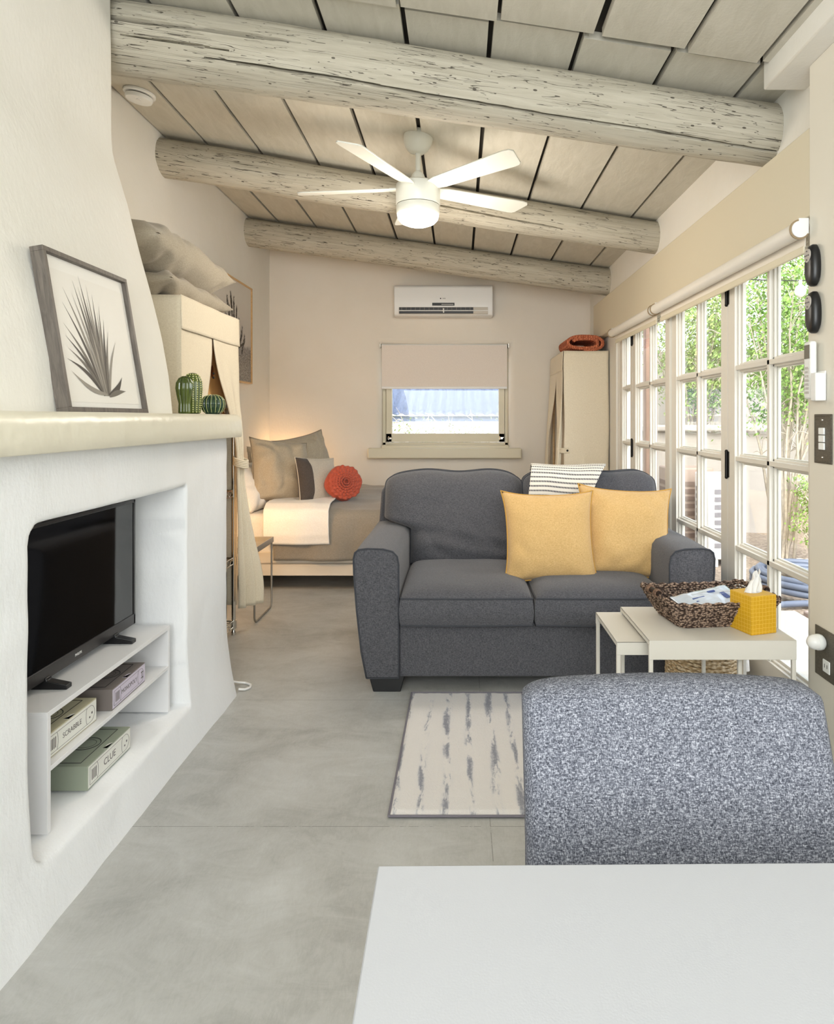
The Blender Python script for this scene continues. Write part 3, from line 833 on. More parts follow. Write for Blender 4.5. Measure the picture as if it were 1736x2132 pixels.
for x in (-.06, .11):
    for y in (.84, .99):
        b = BM(); tube(b, [(x, y, .457), (x, y, 0)], .013, 10); obj('leg', b, M['wood_light'], st)

# ---- bed
bed = thing('bed', 'low white bed with grey-beige duvet in the far left corner behind the sofa', 'bed', (-.75, 5.5, 0))
BX0, BX1, BY0, BY1 = -1.74, .26, 4.66, 6.26
bm = BM(); box(bm, BX0, BX1, BY0, BY0+.03, .105, .27); box(bm, BX0, BX1, BY1-.03, BY1, .105, .27); box(bm, BX1-.03, BX1, BY0, BY1, .105, .27); box(bm, BX0, BX0+.03, BY0, BY1, .105, .27); box(bm, BX0, BX1, BY0, BY1, .18, .2)
obj('bed_frame', bm, plain('white_bed_frame', (222, 212, 196), .5), bed, bev=.004)
for x in (BX0+.08, BX1-.12):
    for y in (BY0+.2, BY1-.1):
        b = BM(); box(b, x-.03, x+.03, y-.03, y+.03, 0, .19); obj('leg', b, M['white'], bed)
bm = BM(); box(bm, BX0+.02, BX1-.02, BY0+.015, BY1-.015, .2, .53)
obj('mattress', bm, M['sheet'], bed, bev=.05, seg=5)
def draped(x0, x1, hem, lift, seed, hemvar=.0, top1=1.0, amp=.012, skew=0):
    bm = BM()
    prof = [(BY0-.035, hem), (BY0-.045, .35), (BY0-.04, .45), (BY0-.02, .52), (BY0+.03, .556), (BY0+.12, .566), (5.4, .57), (BY1, .565)]
    Ls = [0]
    for a, b in zip(prof, prof[1:]): Ls.append(Ls[-1]+math.hypot(b[0]-a[0], b[1]-a[1]))
    def pos(s):
        for k in range(len(prof)-1):
            if s <= Ls[k+1]+1e-9: t = (s-Ls[k])/(Ls[k+1]-Ls[k]); return prof[k][0]+(prof[k+1][0]-prof[k][0])*t, prof[k][1]+(prof[k+1][1]-prof[k][1])*t
        return prof[-1]
    end = Ls[-1]*top1
    def fn(u, v):
        s = end*v; y, z = pos(s); x = x0+(x1-x0)*u+skew*v
        side = smooth(.53, .45, z)
        w = amp*(n3(x*3, s*3, seed)+.5*n3(x*9, s*6, seed+3))
        fold = side*(.012*sin(x*14+seed)+.01*n3(x*4, 0, seed))
        return Vector((x, y-lift*smooth(.60, .50, z)*.8-w*side-fold, z+lift+w*(1-side)+(hemvar*n3(x*2.3, 1, seed) if v < .02 else 0)))
    grid(bm, 70, 90, fn); return bm
d = obj('duvet', draped(-1.275, .30, .205, .012, 2.0, .02, 1.0, .024), M['duvet'], bed, angle=179, recalc=False); solid(d, .025, -1)
d = obj('top_sheet', draped(-1.33, -.885, .285, .052, 5.0, .012, .62, .015, -.03), M['sheet'], bed, angle=179, recalc=False); solid(d, .006, -1); d['label'] = 'white sheet folded back over the duvet'
bm = BM(); box(bm, BX0-.04, BX0, BY0, BY1, 0, .62); obj('headboard', bm, M['white'], bed, bev=.004)

def bed_pillow(name, label, loc, rot, w, h, t, m, pm, seed, group=None, **kw):
    return throw_pillow(name, label, 'pillow', loc, rot, w, h, t, m, pm, seed, group, **kw)
bed_pillow('bed_pillow', 'white bed pillow nearest the nightstand, mostly hidden behind the beige cushions', (-1.51, 5.0, .70), (R(-35), 0, R(80)), .60, .40, .17, M['sheet'], M['sheet'], 3, piping=False, wrinkle=.01)
bed_pillow('bed_pillow', 'pale pillow standing at the far left behind the large beige cushions', (-1.55, 5.55, .78), (R(-20), 0, R(82)), .60, .42, .16, M['linen'], M['linen_pipe'], 4, piping=False, wrinkle=.01)
bed_pillow('square_cushion', 'large beige linen square cushion in front, leaning left on the bed', (-1.33, 5.02, .805), (R(-20), R(7), R(42)), .46, .47, .24, M['linen'], M['linen_pipe'], 1, 'beige linen square cushions', wrinkle=.020, ear=.03, pinch=.06)
bed_pillow('square_cushion', 'large beige linen square cushion farther back beside the wall on the bed', (-1.24, 5.45, .825), (R(-16), R(-10), R(48)), .48, .48, .22, M['linen'], M['linen_pipe'], 7, 'beige linen square cushions', wrinkle=.020, ear=.03, pinch=.06)
sp = bed_pillow('small_cushion', 'small pale linen cushion with dark grey side beside the coral flower cushion', (-1.05, 4.99, .735), (R(-15), R(4), R(52)), .36, .34, .14, M['small_pillow'], M['small_pillow'], 12, wrinkle=.006, ear=.02, pinch=.05)
bmd = pillow_bm(.365, .345, .148, 12, .006, ear=.02, pinch=.05)
bmesh.ops.delete(bmd, geom=[v for v in bmd.verts if v.co.x > -.085], context='VERTS')
obj('dark_panel', bmd, M['dark_cloth'], sp, world=False, angle=179)['label'] = 'dark grey cloth edge panel'
fl = thing('flower_cushion', 'coral orange flower-shaped cushion on the bed', 'pillow', (-.865, 4.97, .715), (R(-14), 0, R(28)))
def round_cover():
    bm = BM(); n, m_ = 48, 20
    def f(s, r):
        def g(u, v):
            a = 2*pi*u; rr = r*v*(1+.05*sin(a*4+1)*v+.02*NZ.noise(Vector((cos(a)*2, sin(a)*2, v*3))))
            return Vector((rr*cos(a), s*.055*math.sqrt(max(0, 1-v**3))+.004*NZ.noise(Vector((rr*cos(a)*14, rr*sin(a)*14, s))), rr*sin(a)))
        return g
    grid(bm, n, m_, f(-1, .128)); grid(bm, n, m_, f(1, .128)); bmesh.ops.remove_doubles(bm, verts=bm.verts, dist=.0004); return bm
obj('cover', round_cover(), M['coral'], fl, world=False, angle=179)
random.seed(3)
for k, (r0, sc) in enumerate(((.120, 7), (.098, 8), (.078, 7), (.058, 6), (.040, 5), (.022, 4))):
    b = BM(); y0 = -.040-.006*k; ph = random.uniform(0, 6)
    def pf(u, v, r0=r0, sc=sc, y0=y0, ph=ph):
        a = 2*pi*u; scal = 1+.07*abs(sin(a*sc/2+ph))*v+.02*sin(a*19+ph)*v
        rr = r0*(.62+.38*v)*scal
        return Vector((rr*cos(a)+.010, y0-.020*v-.010*sin(pi*v)+.005*sin(a*21+ph)*v*v+.004*v*v, rr*sin(a)))
    grid(b, 160, 7, pf); o = obj('petal_ruffle', b, M['coral'], fl, world=False, angle=179, recalc=False); solid(o, .003, 0)

# ---- left canvas wardrobe on wire rack
CX, CY0, CY1, CZ = -1.232, 2.965, 3.74, 1.742
wd = thing('canvas_wardrobe', 'tall cream canvas wardrobe with tied-back curtains behind the fireplace', 'wardrobe', (-1.49, 3.35, 0), group='cream canvas wardrobes')
def wrk(x, y, z, s=.006): return Vector((s*n3(x*5, y*5, z*4), s*n3(x*4+9, y*5, z*4), s*.5*n3(x*4, y*5+9, z*4)))
def panel(fn, nu=30, nv=40):
    bm = BM(); grid(bm, nu, nv, fn); return bm
def wp(p, s=.006): return Vector(p)+wrk(*p, s)
def canvas_shell():
    bm = BM()
    grid(bm, 24, 50, lambda u, v: wp((CX+.010-.55*u, CY0-.002, .16+(CZ-.16)*v)))       # near end
    grid(bm, 24, 50, lambda u, v: wp((CX-.54*u, CY1, .16+(CZ-.16)*v)))       # far end
    grid(bm, 24, 24, lambda u, v: wp((CX-.54*u, CY0+(CY1-CY0)*v, CZ-.015*sin(pi*u)*sin(pi*v))))
    grid(bm, 30, 50, lambda u, v: wp((CX-.54, CY0+(CY1-CY0)*u, .16+(CZ-.16)*v)))
    return bm
o = obj('canvas_cover', canvas_shell(), M['canvas'], wd, angle=60, recalc=False); solid(o, .003, 0)
o = obj('header_flap', panel(lambda u, v: wp((CX+.006+.006*v, CY0-.004+(CY1-CY0+.008)*u, CZ+.003-.15*v)), 40, 12), M['canvas'], wd, angle=179, recalc=False); solid(o, .003, 0)
def lcurt(u, v):
    z = CZ-.14-v*(CZ-.30); y = CY0+.0+u*(.385-.10*smooth(.0, .35, v)-.10*smooth(.2, 1, v))
    return wp((CX+.002+.008*sin(u*20)*v, y, z), .008)
o = obj('curtain', panel(lcurt), M['canvas'], wd, angle=179, recalc=False); solid(o, .003, 0)
def rcurt(u, v):
    z = CZ-.14-v*(CZ-.14-.165)
    if z > .95:
        t = smooth(CZ-.14, .95, z); y0 = CY0+.40+(CY1-.075-CY0-.40)*t**.9; y1 = CY1+.012*t
        x = CX+.004+.012*sin(u*16)*t+.02*t; y = y0+(y1-y0)*u
    else:
        t = smooth(.95, .2, z); y = CY1-.07+.09*u-.02*t+.03*t*u; x = CX+.024+.012*sin(u*16)+t*(.012+.10*u)+.012*t*sin(u*13)
    return wp((x, y, z), .006)
o = obj('curtain', panel(rcurt, 36, 70), M['canvas'], wd, angle=179, recalc=False); solid(o, .004, 0)
bm = BM(); P = [(CX+.03+.035*cos(a), CY1-.03+.052*sin(a), .955-.012*cos(a)) for a in [2*pi*k/24 for k in range(25)]]
for dz in (-.018, -.009, 0, .009, .018): tube(bm, [(x, y, z+dz) for x, y, z in P], .0055, 8, False)
obj('curtain_tie', bm, M['canvas'], wd)
for z in (1.42, 1.40):
    b = BM(); bmesh.ops.create_uvsphere(b, u_segments=12, v_segments=8, radius=.006, matrix=Matrix.Translation((CX+.012, CY0+.38, z))); obj('snap', b, M['iron'], wd)['label'] = 'small dark snap button'
bm = BM(); box(bm, -1.300, -1.280, CY0+.05, CY1-.05, .86, 1.70); o = obj('back_board', bm, M['pine'], wd, bev=.002)
o['label'] = 'knotty pine board seen between the curtains'
b = BM(); K = Matrix.Translation((-1.280, 3.49, 1.44)) @ Matrix.Rotation(pi/2, 4, 'Y') @ Matrix.Diagonal((1.5, .8, 1, 1)); lathe(b, [(.0005, 0), (.022, 0), (.022, .001), (.0005, .0015)], 20, K)
obj('knot', b, plain('pine_knot', (128, 70, 34), .6), o)
def post(x, y, ztop, r=.0115):
    b = BM(); tube(b, [(x, y, .03), (x, y, ztop)], r, 14); tube(b, [(x, y, 0), (x, y, .012), (x, y, .03)], [.014, .014, .006], 12)
    z = .1
    while z < ztop: tube(b, [(x, y, z), (x, y, z+.002)], r+.0008, 14); z += .05
    return b
for x in (-1.248, -1.73):
    for y in (CY0+.02, CY1-.012): obj('post', post(x, y, 1.72), M['chrome'], wd)
for zs in (.075, .425, .80, 1.25):
    b = BM(); x0, x1, y0, y1 = -1.73, -1.248, CY0+.02, CY1-.012
    for (p, q) in (((x1, y0), (x1, y1)), ((x0, y0), (x0, y1)), ((x0, y0), (x1, y0)), ((x0, y1), (x1, y1))):
        for dz in (0, -.034): tube(b, [(p[0], p[1], zs+dz), (q[0], q[1], zs+dz)], .003, 6)
        L = math.hypot(q[0]-p[0], q[1]-p[1]); nn = int(L/.032); zz = []
        for k in range(nn+1):
            t = k/nn; zz.append((p[0]+(q[0]-p[0])*t, p[1]+(q[1]-p[1])*t, zs-(.034 if k % 2 else 0)))
        tube(b, zz, .002, 6)
    for k in range(22): y = y0+(y1-y0)*(k+.5)/22; tube(b, [(x0, y, zs), (x1, y, zs)], .0018, 5)
    for x in (x0, x1):
        for y in (y0, y1): tube(b, [(x, y, zs-.04), (x, y, zs+.004)], .016, 12)
    obj('wire_shelf', b, M['chrome'], wd)['label'] = 'chrome wire shelf with zigzag edge'
bn = BM(); box(bn, -1.68, -1.27, 3.35, 3.70, .081, .37); bn2 = obj('storage_bin', bn, M['bin_black'], bev=.02, seg=3); tag(bn2, 'black storage bin on the lowest wire shelf of the left wardrobe', 'bin')
bn = BM(); box(bn, -1.66, -1.285, 3.38, 3.70, .431, .74); bn2 = obj('wooden_crate', bn, M['pine'], bev=.006); tag(bn2, 'pale wooden box on the middle wire shelf of the left wardrobe', 'box')

# pillows on top of the wardrobe
def flat_pillow(label, loc, rot, w, h, t, seed):
    r = throw_pillow('spare_pillow', label, 'pillow', loc, rot, w, h, t, M['linen'], M['linen_pipe'], seed, 'spare pillows on top of the wardrobe', wrinkle=.016, pinch=.03, piping=False)
flat_pillow('plump grey-beige spare pillow, upper of the two on top of the left wardrobe', (-1.45, 3.16, 1.935), (R(90), R(2), R(88)), .86, .50, .22, 5)
flat_pillow('flat grey-beige spare pillow, lower of the two on top of the left wardrobe', (-1.46, 3.28, 1.797), (R(90), R(1), R(90)), .80, .46, .14, 8)

# ---- tray table by the bed
tt = thing('tray_table', 'small grey metal tray table with sled legs beside the bed', 'side table', (-1.38, 4.1, 0))
bm = BM(); tx0, tx1, ty0, ty1, tz = -1.58, -1.175, 3.90, 4.27, .447
for (a, b, c, d_) in ((tx0, tx1, ty0, ty0+.01), (tx0, tx1, ty1-.01, ty1), (tx0, tx0+.01, ty0, ty1), (tx1-.01, tx1, ty0, ty1)): box(bm, a, b, c, d_, tz-.035, tz)
box(bm, tx0, tx1, ty0, ty1, tz-.035, tz-.03); obj('tray', bm, M['grey_metal'], tt, bev=.002)
for x in (tx1-.012, tx0+.012):
    r = .04; P = [(x, ty0+.006, tz-.03), (x, ty0+.006, r)]+[(x, ty0+.006+r-r*cos(a), r-r*sin(a)+.007*0+.006) for a in (.4, .8, 1.2, 1.5)]+[(x, ty1-.006-r+r*sin(a), r-r*cos(a)+.006) for a in (.1, .5, .9, 1.3)]+[(x, ty1-.006, tz-.03)]
    obj('leg', tube(BM(), P, .006, 10), M['grey_metal'], tt)
# bedside lamp hidden behind the curtain and a wall lamp behind the pillows
def small_lamp(name, label, x, y, z, e, col=(1, .62, .30)):
    t = thing(name, label, 'lamp', (x, y, z)); b = BM(); lathe(b, [(.05, 0), (.05, .012), (.008, .02), (.008, .10), (.012, .11)], 24, Matrix.Translation((x, y, z)))
    obj('base', b, M['grey_metal'], t)
    b = BM(); lathe(b, [(.001, .10), (.03, .105), (.038, .13), (.03, .165), (.001, .175)], 20, Matrix.Translation((x, y, z))); obj('bulb', b, M['warm_glow'], t)
    lamp('POINT', name+'_light', (x, y, z+.24), e, col, shadow_soft_size=.05)
small_lamp('bedside_lamp', 'small warm lamp glowing on the tray table behind the wardrobe curtain', -1.42, 4.08, .418, 5.0)
small_lamp('wall_lamp', 'small warm lamp glowing in the corner behind the bed cushions', -1.60, 6.28, .50, 2.4)

# ---- right canvas wardrobe
wr = thing('canvas_wardrobe', 'tall cream canvas wardrobe in the far right corner beside the garden doors', 'wardrobe', (1.05, 5.95, 0), group='cream canvas wardrobes')
RX, RY0, RY1, RZ = .868, 5.56, 6.33, 1.752
def shell2():
    bm = BM()
    grid(bm, 24, 60, lambda u, v: wp((RX+.37*u, RY0, .1+(RZ-.1)*v), .008)); grid(bm, 24, 24, lambda u, v: wp((RX+.37*u, RY0+(RY1-RY0)*v, RZ)))
    grid(bm, 20, 50, lambda u, v: wp((RX+.37*u, RY1, .1+(RZ-.1)*v))); grid(bm, 20, 50, lambda u, v: wp((RX+.37, RY0+(RY1-RY0)*u, .1+(RZ-.1)*v)))
    return bm
o = obj('canvas_cover', shell2(), M['canvas'], wr, angle=60, recalc=False); solid(o, .003, 0)
o = obj('header_flap', panel(lambda u, v: wp((RX-.006-.004*v, RY0+(RY1-RY0)*u, RZ-.16*v)), 40, 12), M['canvas'], wr, angle=179, recalc=False); solid(o, .003, 0)
for side in (0, 1):
    def cf(u, v, side=side):
        z = RZ-.15-v*(RZ-.28); tie = .93
        sp_ = smooth(1.6, tie, z) if z > tie else 1-.6*smooth(tie, .2, z)
        half = (RY1-RY0)/2
        w = half*(1-.78*sp_)
        y = (RY0+.005+w*u) if side == 0 else (RY1-.005-w*u)
        bulge = .03*smooth(1.2, .3, z)
        return wp((RX-.008-.018*sin(u*22)*sp_-bulge-.02*sp_, y, z), .006)
    o = obj('curtain', panel(cf, 36, 60), M['canvas'], wr, angle=179, recalc=False); solid(o, .003, 0)
b = BM()
for dz in (-.016, -.008, 0, .008, .016): tube(b, [(RX-.045, RY0+.10, .93+dz), (RX-.05, RY0+.03, .93+dz), (RX-.02, RY0-.006, .93+dz), (RX+.045, RY0-.006, .93+dz)], .005, 6)
obj('curtain_tie', b, M['canvas'], wr)
b = BM(); bmesh.ops.create_uvsphere(b, u_segments=12, v_segments=8, radius=.009, matrix=Matrix.Translation((RX+.028, RY0-.012, .93))); obj('snap', b, M['iron'], wr)
for x in (RX+.02, RX+.345):
    for y in (RY0+.02, RY1-.03): obj('post', post(x, y, 1.72, .010), M['wood_light'], wr)
b = BM(); box(b, RX+.33, RX+.345, RY0+.03, RY1-.04, .2, 1.7); obj('back_board', b, M['pine'], wr)
# rolled terracotta blanket on it
def rolled():
    bm = BM()
    # spiral fold cross-section in local xz, extruded along y
    pts = []
    for k in range(60):
        t = k/59; a = -pi*.5+t*pi*3.4; rx = .165-.07*t; rz = .062-.03*t
        pts.append((rx*math.copysign(abs(cos(a))**.8, cos(a)), .068+rz*math.copysign(abs(sin(a))**.8, sin(a))))
    def fn(u, v):
        x, z = pts[min(59, int(round(u*59)))]; q = .004*n3(x*20, v*8, z*20)
        return Vector((1.045+x+q, 5.60+.45*v, RZ+.006+z+q))
    grid(bm, 60, 16, fn); return bm
o = obj('folded_blanket', rolled(), M['blanket_orange'], angle=179, recalc=False); solid(o, .026, 0)
tag(o, 'terracotta woven blanket folded on top of the right canvas wardrobe', 'blanket')
# ================================================================ FIXTURES
# ---- ceiling fan
FX, FY = -.214, 3.53; FZ = ceil_z(FX)
fan = thing('ceiling_fan', 'white five-blade ceiling fan with a lit round lamp hanging from the ceiling boards', 'fan', (FX, FY, 2.21))
TF = Matrix.Translation((FX, FY, 0))
b = BM(); lathe(b, [(.077, .03), (.077, 0), (.074, -.02), (.060, -.052), (.040, -.072), (.018, -.078)], 40, Matrix.Translation((FX, FY, FZ-.01)) @ Matrix.Rotation(R(8), 4, 'Y')); obj('canopy', b, M['fan_white'], fan)
b = BM(); lathe(b, [(.0135, 2.44), (.0135, FZ-.05)], 20, TF); obj('downrod', b, M['fan_white'], fan)
b = BM(); lathe(b, [(.045, 2.42), (.042, 2.445), (.032, 2.475), (.020, 2.49), (.014, 2.495)], 32, TF); obj('rod_cover', b, M['fan_white'], fan)
b = BM(); lathe(b, [(.05, 2.43), (.104, 2.428), (.1145, 2.42), (.116, 2.40), (.116, 2.318), (.113, 2.314), (.05, 2.314)], 64, TF); obj('motor_housing', b, M['fan_white'], fan)
b = BM(); lathe(b, [(.05, 2.312), (.112, 2.311), (.114, 2.305), (.1135, 2.272), (.110, 2.266), (.05, 2.266)], 64, TF); obj('light_ring', b, M['fan_white'], fan)
b = BM(); lathe(b, [(.108, 2.272), (.1085, 2.258), (.104, 2.242), (.088, 2.224), (.060, 2.212), (.030, 2.207), (.001, 2.206)], 64, TF); obj('light_diffuser', b, M['lamp_glow'], fan)['label'] = 'glowing opal light bowl'
for k in range(5):
    a = R(-43+72*k); b = BM(); Mx = TF @ Matrix.Translation((0, 0, 2.402)) @ Matrix.Rotation(a, 4, 'Z') @ Matrix.Rotation(R(-13), 4, 'X')
    out = [(.09, -.036), (.16, -.050), (.35, -.056), (.62, -.064), (.655, -.058), (.668, -.04), (.640, .050), (.625, .063), (.60, .066), (.35, .056), (.16, .050), (.09, .036)]
    prism(b, out, .007, Mx, -.0035); bl_ = obj('blade', b, M['fan_white'], fan, bev=.0015)
    b = BM(); box(b, .07, .15, -.02, .02, .003, .009, Mx); obj('blade_bracket', b, M['fan_white'], bl_, bev=.001)
lamp('POINT', 'fan_lamp_light', (FX, FY, 1.95), 17, (1, .90, .78), shadow_soft_size=.24)

# ---- smoke detector
sx_ = -1.66; sn = thing('smoke_detector', 'round white smoke detector on the ceiling at the upper left', 'detector', (sx_, 3.50, ceil_z(sx_)-.04))
MS = Matrix.Translation((sx_, 3.50, ceil_z(sx_)-.002)) @ Matrix.Rotation(R(8), 4, 'Y') @ Matrix.Rotation(pi, 4, 'X')
b = BM(); lathe(b, [(.078, 0), (.079, .010), (.074, .014), (.06, .014)], 48, MS); obj('base', b, M['white_gloss'], sn)
b = BM(); lathe(b, [(.058, .013), (.058, .022)], 48, MS); obj('vent', b, plain('vent_shadow', (90, 84, 74), .8), sn)
b = BM(); lathe(b, [(.04, .021), (.067, .021), (.068, .030), (.063, .040), (.03, .043), (.001, .0435)], 48, MS); obj('cover', b, M['white_gloss'], sn)
b = BM(); lathe(b, [(.012, .040), (.012, .046), (.001, .046)], 20, MS @ Matrix.Translation((.01, .02, 0))); obj('test_button', b, M['white'], sn)

# ---- air conditioner
ac = thing('air_conditioner', 'white wall-mounted split air conditioner above the back window', 'air conditioner', (-.14, 6.30, 2.14))
ax0, ax1, az0, az1, ay = -.598, .314, 2.139, 2.427, 6.20
b = BM(); prism(b, [(YB-.002, az0+.01), (ay+.055, az0), (ay+.018, az0+.012), (ay+.004, az0+.05), (ay, az0+.15), (ay, az1-.02), (ay+.02, az1), (YB-.002, az1)], ax1-ax0, Matrix(((0, 0, 1, ax0), (1, 0, 0, 0), (0, 1, 0, 0), (0, 0, 0, 1)))); obj('housing', b, M['white'], ac, bev=.008, seg=3)
b = BM(); box(b, ax0+.045, ax1-.045, ay-.0015, ay+.03, az0+.018, az0+.082); obj('air_outlet', b, plain('outlet_grey', (205, 198, 186), .5), ac, bev=.002)
b = BM(); box(b, ax0+.048, ax1-.18, ay-.003, ay+.03, az0+.022, az0+.045); box(b, ax0+.048, ax1-.18, ay-.003, ay+.03, az0+.054, az0+.08); obj('outlet_opening', b, M['black'], ac)['label'] = 'dark air opening'
for z in (az0+.049,):
    b = BM(); box(b, ax0+.046, ax1-.046, ay-.010, ay+.02, z-.004, z+.004, ); obj('louver', b, M['white'], ac, bev=.001)
vm = plain('vane_grey', (120, 114, 106), .6)
for k in range(16):
    b = BM(); x = ax0+.07+k*.042; box(b, x, x+.004, ay-.005, ay+.0, az0+.054, az0+.08); obj('vane', b, vm, ac)
b = BM(); box(b, -.145, -.135, ay-.014, ay+.0, az0+.03, az0+.07); obj('vane_clip', b, M['white'], ac, bev=.001)
b = BM(); box(b, -.245, -.04, ay-.003, ay+.01, az0+.096, az0+.122); dp = obj('display', b, M['black'], ac, bev=.001); dp['label'] = 'dark display strip'
b = BM(); box(b, -.16, -.05, ay-.004, ay-.0025, az0+.105, az0+.109); obj('display_light', b, M['white'], dp)
lettering('GREE', .013, M['ink'], ac, frame_mat((-.137, ay-.0006, az0+.162), (1, 0, 0), (0, 0, 1)))
b = BM(); lathe(b, [(.006, 0), (.006, .0008)], 16, Matrix.Translation((-.168, ay, az0+.162)) @ Matrix.Rotation(pi/2, 4, 'X')); obj('logo', b, M['ink'], ac)

# ---- blind on the back window
rb = thing('roller_blind', 'pale roller blind pulled halfway down over the small back window', 'blind', (-.13, 6.38, 1.47))
bx0, bx1 = wx0-.012, wx1-.0
b = BM(); tube(b, [(bx0+.015, YB-.012, 1.882), (bx1-.015, YB-.012, 1.882)], .018, 20); obj('roller_tube', b, M['white'], rb)
b = BM(); box(b, bx0+.018, bx1-.018, YB-.034, YB-.032, 1.478, 1.888); o = obj('blind_fabric', b, fabric('blind_fabric', (232, 222, 213), (240, 231, 222), 300, .1, .0005), rb)
b = BM(); box(b, bx0+.018, bx1-.018, YB-.039, YB-.028, 1.474, 1.496); obj('hem_bar', b, M['white'], rb, bev=.003)
for x in (bx0, bx1-.008):
    b = BM(); box(b, x, x+.008, YB-.045, YB+.0, 1.86, 1.905); obj('bracket', b, M['chrome'], rb, bev=.002)

# ---- roller blinds over the doors
def door_blind(label, y0, y1, drop):
    t = thing('roller_blind', label, 'blind', (1.12, (y0+y1)/2, 1.76), group=None)
    b = BM(); tube(b, [(1.150, y0, 1.836), (1.150, y1, 1.836)], .0285, 28); obj('roller_tube', b, plain('blind_vinyl', (236, 232, 224), .35), t)
    b = BM(); box(b, 1.1765, 1.1785, y0+.01, y1-.01, drop, 1.835); obj('blind_fabric', b, plain('blind_cloth', (238, 232, 220), .6), t)
    b = BM(); box(b, 1.171, 1.182, y0+.01, y1-.01, drop-.014, drop+.014); obj('hem_bar', b, M['cream'], t, bev=.004, seg=3)
    for y in (y0-.006, y1+.002):
        b = BM(); tube(b, [(1.150, y, 1.836), (1.150, y+.004, 1.836)], .034, 28); obj('end_ring', b, plain('ring_bronze', (150, 130, 100), .4), t)
        b = BM(); box(b, 1.147, 1.182, y-.001, y+.003, 1.822, 1.875); obj('bracket', b, M['white'], t, bev=.002)
        b = BM(); tube(b, [(1.150, y-.004, 1.836), (1.150, y+.006, 1.836)], .028, 28); obj('end_cap', b, M['white'], t)
door_blind('long white roller blind rolled up above the two nearest garden door leaves', 2.275, 3.93, 1.772)
door_blind('shorter white roller blind rolled up above the far garden door leaves', 3.985, 5.05, 1.772)

# ---- things on the near pier (faces -x)
PX = 1.179
def fan_remote(label, yc, zc):
    t = thing('fan_remote', label, 'remote control', (PX-.02, yc, zc-.07), group='black oval remotes on the white pier')
    K = frame_mat((PX, yc, zc), (0, -1, 0), (0, 0, 1))   # local x toward the camera, y up, z = outward (-x)
    K = Matrix(((0, 0, -1, PX), (-1, 0, 0, yc), (0, 1, 0, zc), (0, 0, 0, 1)))
    b = BM(); rings = []
    for (s, z) in ((.86, 0), (1, .006), (1.0, .016), (.93, .024), (.75, .029), (.45, .031)):
        ring = []
        for k in range(40):
            a = 2*pi*k/40; w = .031*(1-.08*sin(a)); ring.append(b.verts.new(K @ Vector((s*w*math.copysign(abs(cos(a))**.75, cos(a)), s*.069*math.copysign(abs(sin(a))**.9, sin(a)), z))))
        rings.append(ring)
    for p, q in zip(rings, rings[1:]):
        for k in range(40): b.faces.new((p[k], p[(k+1) % 40], q[(k+1) % 40], q[k]))
    b.faces.new(rings[-1]); b.faces.new(rings[0][::-1]); obj('shell', b, M['black'], t)
    b = BM(); lathe(b, [(.018, .028), (.018, .0325), (.001, .033)], 30, K @ Matrix.Translation((.0, .032, 0)) @ Matrix.Diagonal((1, 1.25, 1, 1))); pad = obj('button_pad', b, plain('pad_grey', (178, 172, 164), .5), t)
    pad['label'] = 'light oval button pad'
    for (x, y) in ((0, .046), (0, .032), (0, .018), (.010, .032), (-.010, .032)):
        b = BM(); lathe(b, [(.0026, .032), (.0026, .0345), (.0005, .0345)], 10, K @ Matrix.Translation((x, y, 0))); obj('button', b, M['ink_grey'], pad)
fan_remote('black oval fan remote on the white pier, upper of the two', 2.215, 1.702)
fan_remote('black oval fan remote on the white pier, lower of the two', 2.212, 1.547)
t = thing('air_conditioner_remote', 'slim white remote with display in a wall holder below the black remotes', 'remote control', (PX-.02, 2.21, 1.26))
b = BM(); box(b, PX-.030, PX-.008, 2.195, 2.243, 1.262, 1.452); obj('shell', b, M['white_gloss'], t, bev=.008, seg=4)
b = BM(); box(b, PX-.0315, PX-.029, 2.203, 2.235, 1.395, 1.44); obj('screen', b, plain('lcd_grey', (112, 108, 98), .3), t)
for r_ in range(7):
    for c_ in range(3):
        b = BM(); y = 2.207+c_*.0105; z = 1.28+r_*.0135; box(b, PX-.0325, PX-.029, y, y+.007, z, z+.007); obj('button', b, plain('btn_grey', (196, 192, 186), .5) if r_+c_ == 0 else bpy.data.materials['btn_grey'], t)
t = thing('remote_holder', 'white wall pocket holding the slim white remote', 'holder', (PX-.02, 2.19, 1.255))
b = BM(); box(b, PX-.006, PX, 2.155, 2.235, 1.255, 1.352); box(b, PX-.036, PX, 2.155, 2.186, 1.255, 1.345); obj('pocket', b, M['white'], t, bev=.003)
def tin_mat():
    n = NT('pressed_tin'); n.set(Roughness=.45, Metallic=.5)
    w = n.noise(n.wc((1, 6, 30)), 12, 4, .7, 2); n.col(n.ramp(w, [(.3, (74, 70, 62)), (.7, (132, 126, 114))])); n.bump(w, .6, .004); return n.m
M['tin'] = tin_mat()
t = thing('light_switch_plate', 'dark pressed-tin plate with three stacked white switches on the white pier', 'light switch', (PX, 2.13, 1.05))
b = BM(); box(b, PX-.004, PX, 2.12, 2.225, 1.052, 1.212); obj('plate', b, M['tin'], t, bev=.002)
b = BM(); P = [(PX-.004, 2.126, 1.058), (PX-.004, 2.219, 1.058), (PX-.004, 2.219, 1.206), (PX-.004, 2.126, 1.206), (PX-.004, 2.126, 1.058)]
for a_, c_ in zip(P, P[1:]): tube(b, [a_, c_], .0018, 6)
obj('plate_rim', b, M['tin'], t)
for k in range(3):
    b = BM(); box(b, PX-.009, PX-.003, 2.158, 2.19, 1.097+k*.0245, 1.119+k*.0245); obj('switch', b, M['white_gloss'], t, bev=.0015)
